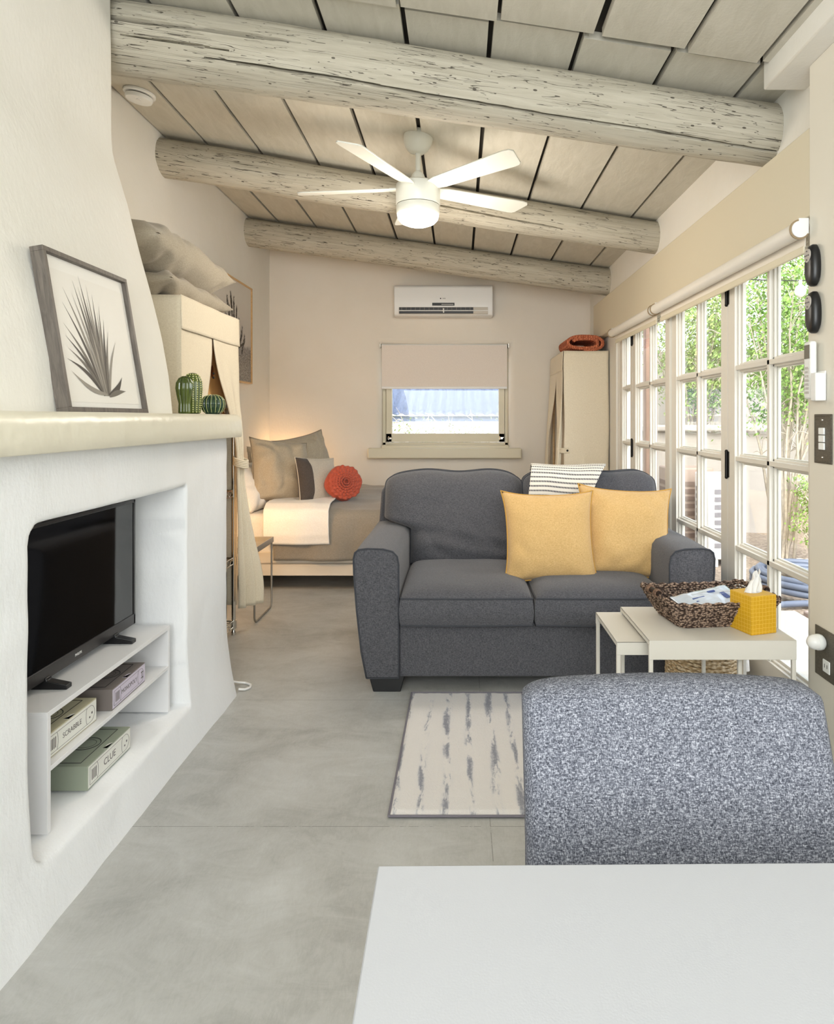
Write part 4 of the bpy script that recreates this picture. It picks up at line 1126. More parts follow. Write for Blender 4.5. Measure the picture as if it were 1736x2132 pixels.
for z in (1.072, 1.193):
    b = BM(); lathe(b, [(.004, 0), (.003, .0025), (.0005, .003)], 12, Matrix.Translation((PX-.004, 2.174, z)) @ Matrix.Rotation(-pi/2, 4, 'Y')); obj('screw', b, M['chrome'], t)
t = thing('wall_outlet', 'dark pressed-tin outlet plate low on the white pier', 'outlet', (PX, 2.12, .30))
b = BM(); box(b, PX-.004, PX, 2.09, 2.22, .36, .52); obj('plate', b, M['tin'], t, bev=.002)
b = BM(); box(b, PX-.007, PX-.003, 2.128, 2.168, .385, .425); o = obj('socket', b, M['white_gloss'], t, bev=.003)
for y in (2.141, 2.155):
    b = BM(); box(b, PX-.0078, PX-.0065, y-.001, y+.001, .40, .412); obj('slot', b, M['ink'], o)
t = thing('night_light', 'round white plug-in light in the wall outlet beside the nesting tables', 'night light', (PX-.03, 2.16, .45))
b = BM(); K = Matrix.Translation((PX-.005, 2.165, .478)) @ Matrix.Rotation(-pi/2, 4, 'Y'); lathe(b, [(.018, 0), (.024, .006), (.026, .015), (.0255, .022)], 32, K); obj('base', b, M['white_gloss'], t)
b = BM(); lathe(b, [(.024, .020), (.0235, .032), (.019, .044), (.010, .051), (.001, .053)], 32, K); obj('dome', b, M['white'], t)

# ================================================================ FIREPLACE THINGS
# ---- white shelf unit in the niche
su = thing('shelf_unit', 'low white open shelf unit inside the fireplace niche under the television', 'shelf', (-1.15, 2.05, .15))
ux0, ux1, uy0, uy1, uz0, uz1 = -1.27, -1.036, 1.694, 2.412, .150, .457
for nm, bb in (('top_panel', (ux0, ux1, uy0, uy1, uz1-.014, uz1)), ('side_panel', (ux0, ux1, uy0, uy0+.014, uz0, uz1-.014)), ('side_panel', (ux0, ux1, uy1-.014, uy1, uz0, uz1-.014)), ('middle_shelf', (ux0, ux1, uy0+.014, uy1-.014, .303, .315))):
    b = BM(); box(b, *bb); obj(nm, b, M['unit_white'], su, bev=.0008)
# ---- television
tv = thing('television', 'black flat-screen television standing on the white shelf unit in the niche', 'television', (-1.15, 1.99, .457))
vy0, vy1, vz0, vz1, vx = 1.625, 2.352, .482, .915, -1.135
b = BM(); box(b, vx-.035, vx, vy0, vy1, vz0, vz1); obj('casing', b, M['tv_bezel'], tv, bev=.004, seg=2)
b = BM(); box(b, vx-.001, vx+.0012, vy0+.011, vy1-.011, vz0+.036, vz1-.011); obj('screen', b, M['tv_screen'], tv, smooth=False)
b = BM()
for bb in ((vy0, vy1, vz1-.010, vz1), (vy0, vy0+.010, vz0, vz1), (vy1-.010, vy1, vz0, vz1), (vy0, vy1, vz0, vz0+.035)): box(b, vx-.004, vx+.004, *bb)
bz = obj('bezel', b, M['tv_bezel'], tv, bev=.001)
lettering('PHILIPS', .011, M['white'], bz, frame_mat((vx+.0043, 2.0, vz0+.017), (0, 1, 0), (0, 0, 1)))
lettering('ambient', .005, M['ink_grey'], bz, frame_mat((vx+.0043, 2.32, vz0+.020), (0, 1, 0), (0, 0, 1))) if False else None
for y in (1.835, 2.205):
    b = BM(); x0, x1 = vx-.09, vx+.065
    prism(b, [(x0, .4575), (x1, .4575), (x1, .470), (vx+.01, .481), (vx+.008, .489), (vx-.028, .489), (vx-.03, .481), (x0, .470)], .026, Matrix(((1, 0, 0, 0), (0, 0, 1, y), (0, 1, 0, 0), (0, 0, 0, 1))))
    obj('foot', b, M['black'], tv, bev=.002)
# ---- board game boxes
def game(title, label, cat, x1, y0, y1, z0, h, depth, cover, spine, deco, rot=0):
    t = thing('board_game_box', label, 'board game', (x1-depth/2, (y0+y1)/2, z0), (0, 0, rot), None)
    L = y1-y0; c = plain(cat+'_cover', cover, .6); s_ = plain(cat+'_spine', spine, .6)
    b = BM(); box(b, -depth/2, depth/2, -L/2, L/2, 0, h); bx = obj('box', b, c, t, world=False, bev=.001)
    e = depth/2
    b = BM(); box(b, e-.0002, e+.0008, -L/2+.004, L/2-.002, .004, h-.003); sp_ = obj('spine_label', b, s_, t, world=False)
    K = lambda u, v, w=.001: frame_mat((e+w, u, v), (0, 1, 0), (0, 0, 1))
    ink = M['ink_grey']
    lettering(title, h*(.42 if len(title) < 8 else .30), ink, sp_, K(-.003 if len(title) < 8 else -.001, h/2), world=False, extrude=.0002)
    # line frame of the spine with round ends, side roundels and small imprint lines
    def rr(u0, u1, v0, v1, round_right=True):
        P = [(u0, v0), (u1, v0)]
        if round_right: P += [(u1+(v1-v0)*.5*sin(a), (v0+v1)/2-(v1-v0)/2*cos(a)) for a in [pi*k/10 for k in range(1, 10)]]
        P += [(u1, v1), (u0, v1), (u0, v0)]; return P
    b = BM(); P = rr(-L/2+.012, L/2-.034, .010, h-.010); tube(b, [(e+.001, u, v) for u, v in P], .0006, 4)
    for u in (-L/2+.05, L/2-.05): tube(b, [(e+.001, u+.006*sin(a)*(1 if u < 0 else -1), h/2+(h/2-.011)*cos(a)) for a in [pi*k/8 for k in range(9)]], .0006, 4)
    for k in range(4): box(b, e+.0008, e+.0012, -L/2+.022+k*.007, -L/2+.0255+k*.007, h*.28, h*.72)
    if deco == 'monogram':
        box(b, e+.0008, e+.0012, L/2-.026, L/2-.022, h*.32, h*.68); box(b, e+.0008, e+.0012, L/2-.031, L/2-.017, h*.60, h*.66); box(b, e+.0008, e+.0012, L/2-.031, L/2-.017, h*.32, h*.38)
    else:
        for k in range(2): box(b, e+.0008, e+.0012, L/2-.040+k*.012, L/2-.034+k*.012, h*(.35+.12*k), h*(.42+.14*k))
    obj('spine_lines', b, ink, sp_, world=False)
    # lid print
    b = BM(); P = [(-depth/2+.02, -L/2+.02), (depth/2-.03, -L/2+.02), (depth/2-.03, L/2-.02), (-depth/2+.02, L/2-.02), (-depth/2+.02, -L/2+.02)]
    tube(b, [(x, y, h+.0002) for x, y in P], .0012, 4)
    tube(b, [(.02+.038*cos(a), .01+.038*sin(a), h+.0002) for a in [2*pi*k/30 for k in range(31)]], .0012, 4)
    tube(b, [(.02+.026*cos(a), .01+.026*sin(a), h+.0002) for a in [2*pi*k/30 for k in range(31)]], .0006, 4)
    obj('lid_print', b, M['ink'], bx, world=False)
    b = BM(); prism(b, [(e-.014+.014*0, -.018)]+[(e-.012*cos(a-pi/2), .018*sin(a-pi/2)) for a in [pi*k/8 for k in range(9)]]+[(e, .018)], .0006, None, h); obj('thumb_notch', b, s_, bx, world=False)
    return t
game('MONOPOLY', 'grey bookshelf board game box with lilac spine on the middle shelf below the television', 'game_grey', -1.050, 2.025, 2.255, .3155, .064, .19, (120, 112, 108), (208, 200, 216), 'monogram', R(2))
game('SCRABBLE', 'cream bookshelf board game box at the near end of the middle shelf', 'game_cream', -1.060, 1.722, 1.967, .3155, .066, .19, (186, 180, 152), (232, 232, 224), 'x')
g3 = game('CLUE', 'green-grey bookshelf board game box with cream spine on the bottom of the niche', 'game_green', -1.044, 1.890, 2.137, .151, .068, .19, (150, 158, 140), (226, 226, 218), 'x')

# ---- framed botanical print leaning on the chimney
FW, FH = .452, .450
fr = thing('framed_print', 'grey wood framed print of a spiky agave plant leaning on the mantel', 'picture', (-1.030, 1.783, 1.2165), (0, R(-9.5), 0))
# local: y along the mantel, z up, x outward; origin at the near bottom front corner
def bars(x0, x1, w, y1=FW, z1=FH):
    b = BM(); box(b, x0, x1, 0, y1, 0, w); box(b, x0, x1, 0, y1, z1-w, z1); box(b, x0, x1, 0, w, w, z1-w); box(b, x0, x1, y1-w, y1, w, z1-w); return b
obj('frame', bars(-.036, 0, .0135), M['frame_grey'], fr, world=False, bev=.0008)
b = BM(); box(b, -.034, -.014, .012, FW-.012, .012, FH-.012); obj('backing', b, M['mat_board'], fr, world=False)
b = BM(); box(b, -.0135, -.0130, .026, FW-.026, .03, FH-.05); pp = obj('print', b, M['paper'], fr, world=False)
def blade(b, bx, bz, tx, tz, w, bend=0, x=-.0128):
    n = 12; L = []; Rr = []
    dx, dz = tx-bx, tz-bz; l = math.hypot(dx, dz); px, pz = -dz/l, dx/l
    for k in range(n+1):
        t = k/n; cx_ = bx+dx*t+px*bend*sin(pi*t); cz_ = bz+dz*t+pz*bend*sin(pi*t); ww = w*(.25+1.6*t*(1-t)*1.6)*(1-t**3)+.0002
        L.append(b.verts.new((x, cx_+px*ww, cz_+pz*ww))); Rr.append(b.verts.new((x, cx_-px*ww, cz_-pz*ww)))
    for k in range(n): b.faces.new((L[k], L[k+1], Rr[k+1], Rr[k]))
inks = [plain('leaf_ink_dark', (70, 64, 58), .9), plain('leaf_ink_mid', (112, 106, 98), .9), plain('leaf_ink_light', (150, 144, 135), .9)]
leafs = [(.062, .30, 0), (.075, .345, 1), (.10, .30, 2), (.05, .24, 1), (.13, .375, 0), (.155, .36, 1), (.165, .395, 0), (.20, .375, 2), (.19, .33, 1), (.225, .35, 0), (.24, .30, 2), (.255, .32, 1), (.05, .205, 0), (.055, .17, 1), (.27, .28, 0), (.285, .245, 1), (.04, .14, 0), (.32, .215, 2), (.15, .31, 1), (.18, .28, 2), (.215, .27, 1), (.115, .335, 2)]
for c_ in range(3):
    b = BM()
    for k, (tx, tz, q) in enumerate(leafs):
        if q == c_: blade(b, .232+(tx-.2)*.12, .052, tx+.01, tz+.01, .0075 if k < 18 else .006, (.2-tx)*-.10, -.0129+.0001*k*.5)
    if c_ == 0: blade(b, .24, .055, .335, .115, .013, -.012, -.0116)
    if c_ == 1: blade(b, .24, .05, .345, .070, .010, .004, -.0115)
    if c_ == 2: blade(b, .23, .055, .062, .115, .009, .014, -.0114)
    obj('printed_leaves', b, inks[c_], pp, world=False, smooth=False, recalc=False)
b = BM(); box(b, -.0105, -.009, .012, FW-.012, .012, FH-.012); obj('glass', b, M['glaze'], fr, world=False, smooth=False)

# ---- ceramic cacti
t = thing('ceramic_cactus', 'tall glossy green ceramic column cactus on the mantel', 'ornament', (-1.065, 2.655, 1.2155))
def glaze_mat(name, c, c2):
    n = NT(name); n.set(Roughness=.08); n.b.inputs['Coat Weight'].default_value = .6
    n.col(n.ramp(n.noise(n.oc((1, 1, .4)), 22, 3), [(.3, c), (.7, c2)])); return n.m
gm1 = glaze_mat('olive_glaze', (40, 60, 12), (84, 98, 26)); gm2 = glaze_mat('teal_glaze', (12, 38, 24), (26, 62, 38)); gm3 = plain('pale_glaze', (206, 206, 140), .15)
def ribbed(prof, ribs, depth, mat, seg=120): return lathe(BM(), prof, seg, mat, fn=lambda a, z: 1-depth*(abs(cos(a*ribs/2))**6))
prof1 = [(.022, 0), (.030, .004), (.034, .05), (.037, .10), (.035, .13), (.027, .150), (.014, .161), (.001, .164)]
def fine(prof, n=6):
    out = []
    for (a, b) in zip(prof, prof[1:]):
        for k in range(n): out.append((a[0]+(b[0]-a[0])*k/n, a[1]+(b[1]-a[1])*k/n))
    return out+[prof[-1]]
obj('main_column', ribbed(fine(prof1), 14, .12, Matrix.Translation((-1.058, 2.672, 1.2155))), gm1, t, angle=179)
prof2 = [(.020, 0), (.025, .004), (.024, .04), (.031, .07), (.036, .10), (.034, .122), (.024, .140), (.010, .148), (.001, .149)]
obj('front_column', ribbed(fine(prof2), 10, .16, Matrix.Translation((-1.075, 2.640, 1.2155)) @ Matrix.Diagonal((1, .8, 1, 1))), gm1, t, angle=179)
b = BM()
for k in range(14):
    a = 2*pi*k/14
    for j in range(18):
        z = .008+.148*j/17; r_ = lerp_tab([(zz, rr_) for rr_, zz in prof1], z)*1.01
        if z > .16: continue
        bmesh.ops.create_icosphere(b, subdivisions=1, radius=.0030, matrix=Matrix.Translation((-1.058+r_*cos(a+.22), 2.672+r_*sin(a+.22), 1.2155+z)))
obj('studs', b, gm3, t)['label'] = 'rows of pale raised dots'
t = thing('ceramic_cactus', 'small round dark green ceramic ball cactus on the mantel', 'ornament', (-1.0, 2.735, 1.2155))
pb = [(.026, 0), (.038, .010), (.046, .026), (.0485, .042), (.045, .058), (.034, .071), (.018, .078), (.004, .079), (.001, .077)]
TB = Matrix.Translation((-1.0, 2.735, 1.2155))
obj('body', ribbed(fine(pb), 16, .12, TB), gm2, t, angle=179)
b = BM()
for k in range(16):
    a = 2*pi*(k+.5)/16; tube(b, [TB @ Vector((r_*1.005*cos(a), r_*1.005*sin(a), z)) for r_, z in fine(pb, 3)[2:]], .0008, 5)
obj('ridge_lines', b, gm3, t)['label'] = 'thin pale ridge lines'

# ---- framed tree print on the left wall
t = thing('wall_picture', 'large pale wood framed photograph of a desert tree on the left wall above the bed', 'picture', (XL+.03, 5.2, 1.49))
py0, py1, pz0, pz1 = 4.66, 5.76, 1.49, 2.305
b = BM(); x0, x1, w = XL+.004, XL+.034, .012
box(b, x0, x1, py0, py1, pz0, pz0+w); box(b, x0, x1, py0, py1, pz1-w, pz1); box(b, x0, x1, py0, py0+w, pz0, pz1); box(b, x0, x1, py1-w, py1, pz0, pz1)
obj('frame', b, M['frame_pine'], t, bev=.001)
def desert_mat():
    n = NT('desert_print'); n.set(Roughness=.7); sx = n.new('ShaderNodeSeparateXYZ'); n.link(n.new('ShaderNodeNewGeometry').outputs['Position'], sx.inputs[0])
    z = n.math('ADD', sx.outputs[2], n.math('MULTIPLY', n.noise(n.wc((1, 3, 6)), 6, 5, .7), .12))
    k = n.math('DIVIDE', n.math('SUBTRACT', z, 1.49), .82)
    a = n.ramp(k, [(.05, (150, 142, 136)), (.30, (122, 116, 116)), (.40, (110, 108, 116)), (.46, (196, 190, 186)), (.9, (214, 210, 204))])
    d = n.ramp(n.noise(n.wc((1, 10, 16)), 5, 4, .8), [(.42, (84, 78, 74)), (.58, (190, 184, 178))])
    m_ = n.math('LESS_THAN', z, 1.49+.34)
    n.col(n.mix(n.math('MULTIPLY', m_, .6), a, d)); return n.m
b = BM(); box(b, XL+.008, XL+.022, py0+.01, py1-.01, pz0+.01, pz1-.01); pr = obj('print', b, desert_mat(), t, smooth=False)
b = BM(); random.seed(8)
def tuft(y, z, r_, h):
    for k in range(26):
        a = random.uniform(-1, 1); zz = z+random.uniform(-h, h); l = random.uniform(.5, 1)*r_
        p = [(0, y-.004, zz), (0, y+.004, zz), (0, y+l*a, zz+l*.8)]
        b.faces.new([b.verts.new((XL+.0225, q[1], q[2])) for q in p])
def stroke(y0, z0, y1, z1, w):
    dx, dz = y1-y0, z1-z0; l = math.hypot(dx, dz); px, pz = -dz/l*w, dx/l*w
    b.faces.new([b.verts.new((XL+.0225, y, z)) for y, z in ((y0-px, z0-pz), (y1-px*.7, z1-pz*.7), (y1+px*.7, z1+pz*.7), (y0+px, z0+pz))])
stroke(5.36, 1.58, 5.36, 1.78, .03)
for (yt, zt) in ((5.16, 2.16), (5.24, 2.20), (5.31, 2.17), (5.38, 2.12), (5.20, 2.02), (5.30, 2.03), (5.44, 2.02), (5.52, 1.96), (5.58, 1.90), (5.12, 2.05)):
    stroke(5.36+(yt-5.36)*.2, 1.76, yt, zt-.08, .012)
    for q in range(4): tuft(yt-(yt-5.36)*.10*q, zt-.05-.035*q, .032, .03)
obj('printed_tree', b, plain('tree_ink', (84, 76, 70), .9), pr, smooth=False, recalc=False)
b = BM(); box(b, XL+.026, XL+.027, py0+.012, py1-.012, pz0+.012, pz1-.012); obj('glass', b, M['glaze'], t, smooth=False)

# ---- white cable at the foot of the fireplace
b = BM(); P = [(-1.02, 2.99, .03), (-.99, 3.02, .012), (-.96, 3.03, .006), (-.93, 3.01, .005), (-.925, 2.98, .005), (-.94, 2.955, .006), (-.965, 2.945, .012)]
o = obj('power_cable', tube(b, P, .005, 10), M['white']); tag(o, 'white cable looping out behind the foot of the fireplace', 'cable')

# ================================================================ NESTING TABLES AND WHAT STANDS ON THEM
def nest(label, x0, x1, y0, y1, h, apron, back_legs_in=0):
    t = thing('nesting_table', label, 'side table', ((x0+x1)/2, (y0+y1)/2, 0), group=None)
    b = BM(); box(b, x0, x1, y0, y1, h-.004, h)
    box(b, x0, x1, y0, y0+.003, h-apron, h); box(b, x0, x1, y1-.003, y1, h-apron, h); 
    if apron > .05: box(b, x1-.003, x1, y0, y1, h-apron, h)
    for y in (y0, y1-.003): pass
    box(b, x0, x0+.003, y0, y1, h-.016, h)
    obj('table_top', b, M['metal_cream'], t, bev=.0015)
    w = .013
    for x in (x0+.001, x1-w-.001):
        for y in (y0+.001, y1-w-.001):
            b = BM(); box(b, x, x+w, y, y+w, 0, h-.006); obj('leg', b, M['metal_cream'], t, bev=.0015)
    return t
nest('larger cream metal nesting table holding the wicker tray basket and yellow tissue box', .624, 1.108, 2.205, 2.60, .470, .064)
nest('smaller cream metal nesting table pulled out to the left of the larger one', .534, .96, 2.275, 2.625, .442, .045)

def wicker_mat(name, c, c2, s1=150, s2=60):
    n = NT(name); n.set(Roughness=.75)
    v = n.new('ShaderNodeTexVoronoi'); v.inputs['Scale'].default_value = 1; n.link(n.oc((s2*1.6, s2*1.6, s1)), v.inputs['Vector'])
    f = v.outputs['Distance']; n.col(n.ramp(f, [(.2, c2), (.65, c)])); n.bump(n.math('SUBTRACT', 1.0, f), 1.0, .006); return n.m
# dark wicker tray basket
bk = thing('wicker_basket', 'dark brown woven tray basket with stick handles on the larger nesting table', 'basket', (.905, 2.445, .4705), (0, 0, R(7)))
wk = wicker_mat('dark_wicker', (60, 42, 32), (196, 168, 146))
wk2 = plain('wicker_strand', (112, 86, 68), .7, noise=.3, nscale=120)
def rr_path(hx, hy, r, n=10):
    P = []
    for cx_, cy_, a0_ in ((hx-r, hy-r, 0), (-hx+r, hy-r, pi/2), (-hx+r, -hy+r, pi), (hx-r, -hy+r, 3*pi/2)):
        for k in range(n+1): a = a0_+pi/2*k/n; P.append((cx_+r*cos(a), cy_+r*sin(a)))
    # densify the straight sides
    out = []
    for (p, q) in zip(P, P[1:]+P[:1]):
        L = math.hypot(q[0]-p[0], q[1]-p[1]); m_ = max(1, int(L/.006))
        for k in range(m_): out.append((p[0]+(q[0]-p[0])*k/m_, p[1]+(q[1]-p[1])*k/m_))
    return out
# braided rows: each row is a rope winding in and out around stakes
b = BM(); rowsn = 11
for k in range(rowsn):
    t_ = k/(rowsn-1); hx = .150+.050*t_**.9; hy = .100+.042*t_**.9; z = .006+.076*t_
    P = rr_path(hx, hy, .028); tot = 0; Q = []
    zz_ = .010*t_*1.0
    for i, (p, q) in enumerate(zip(P, P[1:]+P[:1])):
        s = tot*2*pi/.0135+(pi if k % 2 else 0); nx, ny = p[0]/hx, p[1]/hy; l = math.hypot(nx, ny)
        lift = .010*t_**2*(abs(nx)**6)
        Q.append((p[0]+.0028*sin(s)*nx/l, p[1]+.0028*sin(s)*ny/l, z+lift+.0018*cos(s*1.0)))
        tot += math.hypot(q[0]-p[0], q[1]-p[1])
    tube(b, Q+[Q[0]], .0044, 6, False)
obj('woven_side', b, wk, bk, world=False, angle=179)
b = BM(); prism(b, rr_path(.150, .100, .03), .006); obj('base', b, wk, bk, world=False)
b = BM()
for zz in (0, .007):
    P = rr_path(.202, .144, .03); tube(b, [(x, y, .085+zz+.010*(abs(x)/.202)**6+.0025*sin(i*.9+zz*200)) for i, (x, y) in enumerate(P+P[:1])], .0052, 6, False)
obj('rim', b, wk, bk, world=False, angle=179)
for s in (-1, 1):
    b = BM(); tube(b, [(s*.204, -.045, .108), (s*.206, 0, .110), (s*.204, .045, .108)], .0085, 12); h_ = obj('handle', b, plain('dark_stick', (38, 28, 24), .4) if s < 0 else bpy.data.materials['dark_stick'], bk, world=False)
    for y in (-.03, .03):
        b = BM()
        for q in range(4): tube(b, [(s*.204+.012*cos(a), y+(q-1.5)*.005, .106+.013*sin(a)) for a in [2*pi*k/14 for k in range(15)]], .003, 6, False)
        obj('binding', b, wk2, h_, world=False, angle=179)
# packet lying in it
pk = thing('plastic_packet', 'shiny clear plastic packet with blue print lying in the wicker basket', 'packet', (.90, 2.42, .545), (R(13), R(-6), R(18)))
def pkf(u, v): return Vector(((u-.5)*.24+.01*(v-.5), (v-.5)*.14, .010*sin(pi*u)*sin(pi*v)+.004*n3(u*6, v*6, 1)))
b = BM(); grid(b, 30, 20, pkf)
n_ = NT('clear_film'); n_.set(Roughness=.12); n_.col((206, 216, 226)); n_.b.inputs['Coat Weight'].default_value = .5
o = obj('film', b, n_.m, pk, world=False, angle=179, recalc=False); solid(o, .004, -1)
b = BM()
for (x, y, w, h) in ((-.06, .01, .05, .006), (-.055, -.005, .035, .004), (.02, .03, .03, .008), (.06, -.02, .02, .04), (-.09, -.03, .02, .005)):
    z = pkf(x/.24+.5, y/.14+.5).z; box(b, x, x+w, y, y+h, z-.002, z+.0018)
obj('printed_marks', b, plain('blue_print', (70, 90, 150), .5), pk, world=False)
# tissue box
tx = thing('tissue_box', 'yellow patterned cube tissue box with a white tissue on the larger nesting table', 'tissue box', (1.013, 2.317, .4705), (0, 0, R(18)))
def yellow_card():
    n = NT('yellow_card'); n.set(Roughness=.5); 
    v1 = n.new('ShaderNodeTexVoronoi'); v1.feature = 'DISTANCE_TO_EDGE'; v1.inputs['Scale'].default_value = 75; v1.inputs['Randomness'].default_value = .15; n.link(n.oc(), v1.inputs['Vector'])
    k = n.math('LESS_THAN', v1.outputs['Distance'], .05); n.col(n.mix(n.math('MULTIPLY', k, .6), (220, 168, 26), (244, 208, 96))); return n.m
b = BM(); box(b, -.052, .052, -.052, .052, 0, .130); obj('box', b, yellow_card(), tx, world=False, bev=.0012)
b = BM(); lathe(b, [(.030, 0), (.030, .0008), (.001, .0008)], 30, Matrix.Translation((0, 0, .1302)) @ Matrix.Diagonal((1, .62, 1, 1))); obj('opening', b, plain('slot_film', (226, 226, 228), .3), tx, world=False)
def tis(u, v):
    a = (u-.5)*2; w = .036*(1-v*.80)*(1+.15*sin(v*3))
    return Vector((a*w+.030*v**1.5+.004*sin(v*5), .014*sin(u*9)*(1-.6*v)+.006*n3(u*3, v*3, 2), .128+v*(.080-.022*abs(a-.5)*v)))
b = BM(); grid(b, 30, 20, tis); o = obj('tissue', b, M['white'], tx, world=False, angle=179, recalc=False); solid(o, .001, 0)
b = BM(); grid(b, 30, 20, lambda u, v: Vector((tis(u, v).x*.9+.002-.012*v, -tis(u, v).y*1.2+.004, tis(u, v).z*.94+.008))); o = obj('tissue', b, M['white'], tx, world=False, angle=179, recalc=False); solid(o, .001, 0)
# seagrass floor basket
fb = thing('seagrass_basket', 'round natural woven basket with a white tassel on the floor under the nesting tables', 'basket', (1.0, 2.765, 0))
b = BM(); cx_, cy_ = 1.005, 2.765
for k in range(22):
    z = .008+k*.0135; rr_ = .122+.022*sin(pi*min(1, k/21*1.05)); Q = []
    for i in range(121):
        a = 2*pi*i/120; s = a*26+(pi if k % 2 else 0); Q.append((cx_+(rr_+.0025*sin(s))*cos(a), cy_+(rr_+.0025*sin(s))*sin(a), z+.001*cos(s)))
    tube(b, Q, .0075, 7, False)
obj('woven_body', b, wicker_mat('seagrass', (176, 150, 112), (228, 210, 178), 120, 40), fb, angle=179)
b = BM(); lathe(b, [(.12, 0), (.12, .01)], 32, Matrix.Translation((cx_, cy_, 0))); obj('base', b, bpy.data.materials['seagrass'], fb)
b = BM()
lathe(b, [(.001, .0), (.010, -.002), (.012, -.012), (.008, -.020), (.014, -.028), (.018, -.09), (.001, -.09)], 20, Matrix.Translation((cx_+.135, cy_-.085, .285)))
obj('tassel', b, M['sheet'], fb)

# ================================================================ GARDEN
def ground_mat():
    n = NT('gravel'); n.set(Roughness=.95)
    v = n.new('ShaderNodeTexVoronoi'); v.inputs['Scale'].default_value = 38; n.link(n.wc(), v.inputs['Vector'])
    n.col(n.mix(n.noise(n.wc(), 3, 4), n.ramp(v.outputs['Color'], [(.2, (112, 96, 82)), (.8, (176, 160, 142))]), (150, 134, 116))); n.bump(v.outputs['Distance'], .8, .02); return n.m
bm = BM(); grid(bm, 60, 60, lambda u, v: Vector((1.42+12*u, -3+18*v, -.06+.02*n3(u*20, v*20, 1)))); box(bm, -6, 1.42, 6.7, 16, -.2, -.06)
struct('ground', bm, ground_mat(), recalc=False, angle=179); bpy.data.objects['ground'].name = 'floor.001'
bm = BM(); box(bm, 1.41, 2.15, -1, 4.3, -.12, -.03); struct('floor.002', bm, plain('patio_concrete', (176, 172, 164), .8, noise=.04, nscale=6), bev=.01)
bm = BM(); 
for k in range(1): box(bm, 2.2, 2.6, 3.75, 4.3, -.08, -.03)
o = obj('stepping_stone', bm, plain('flagstone', (168, 150, 140), .85, noise=.08, nscale=10), bev=.01); tag(o, 'flat pinkish paving stone at the gravel edge outside the doors', 'paving stone')
# lawn patch
def lawn():
    random.seed(5); bm = BM()
    for k in range(5000):
        x = random.uniform(2.2, 3.1); y = random.uniform(3.0, 3.72); h = random.uniform(.015, .04); a = random.uniform(0, 6.3)
        bm.faces.new([bm.verts.new(p) for p in ((x, y, -.05), (x+.006*cos(a), y+.006*sin(a), -.05), (x+.01*sin(a), y+.01*cos(a), -.05+h))])
    box(bm, 2.2, 3.1, 3.0, 3.72, -.07, -.048); return bm
o = obj('lawn_patch', lawn(), plain('grass_green', (104, 158, 70), .9, noise=.2, nscale=20), smooth=False, recalc=False); tag(o, 'small patch of green grass outside beyond the glass doors', 'grass', kind='stuff')
# garden walls
bm = BM(); box(bm, 1.6, 8.5, 9.2, 9.45, -.2, 2.12); box(bm, 6.6, 6.9, -2, 9.3, -.2, 2.2)
struct('wall_garden', bm, plain('garden_stucco', (158, 154, 148), .9, noise=.04, nscale=3, bump=.3, bscale=50), bev=.03, seg=3)
bm = BM(); box(bm, 1.75, 3.4, 7.4, 7.62, -.2, 1.05); box(bm, 1.70, 3.45, 7.34, 7.68, 1.05, 1.12)
o = obj('garden_planter_wall', bm, plain('planter_stucco', (176, 170, 162), .9, noise=.03, nscale=3), bev=.02); tag(o, 'low stucco garden wall with a flat cap behind the condensers', 'wall')
bm = BM(); box(bm, 1.95, 2.07, 7.0, 7.12, -.06, 2.9); o = obj('patio_post', bm, plain('brown_post', (140, 112, 98), .8, noise=.08, nscale=8), bev=.004); tag(o, 'brown wooden post outside seen through the far door leaf', 'post')
# condensers
def condenser(label, x, y, w, d, h, m, dark):
    t = thing('outdoor_condenser', label, 'air conditioner', (x, y, 0)); 
    b = BM(); box(b, x-w/2, x+w/2, y-d/2, y+d/2, 0, h); obj('casing', b, m, t, bev=.015, seg=3)
    b = BM(); nn = 8
    for k in range(nn): z = .10+k*(h-.2)/nn; box(b, x-w/2+.05, x+w/2-.05, y-d/2-.006, y-d/2+.004, z, z+(h-.2)/nn*.62)
    for k in range(nn): z = .10+k*(h-.2)/nn; box(b, x-w/2-.006, x-w/2+.004, y-d/2+.05, y+d/2-.05, z, z+(h-.2)/nn*.62)
    obj('grille', b, dark, t)['label'] = 'dark louvre slots'
    b = BM(); box(b, x-w/2+.02, x-w/2+.08, y-d/2, y+d/2, -.06, .0); box(b, x+w/2-.08, x+w/2-.02, y-d/2, y+d/2, -.06, .0); obj('foot_rail', b, m, t)
condenser('white outdoor condenser unit with dark louvre slots seen through the doors', 2.26, 5.85, .30, .34, .72, M['white'], plain('slot_grey', (130, 126, 128), .7))
condenser('brownish outdoor condenser unit behind the white one', 2.14, 6.35, .40, .36, .74, plain('tan_metal', (170, 150, 136), .6), plain('slot_brown', (120, 100, 90), .7))
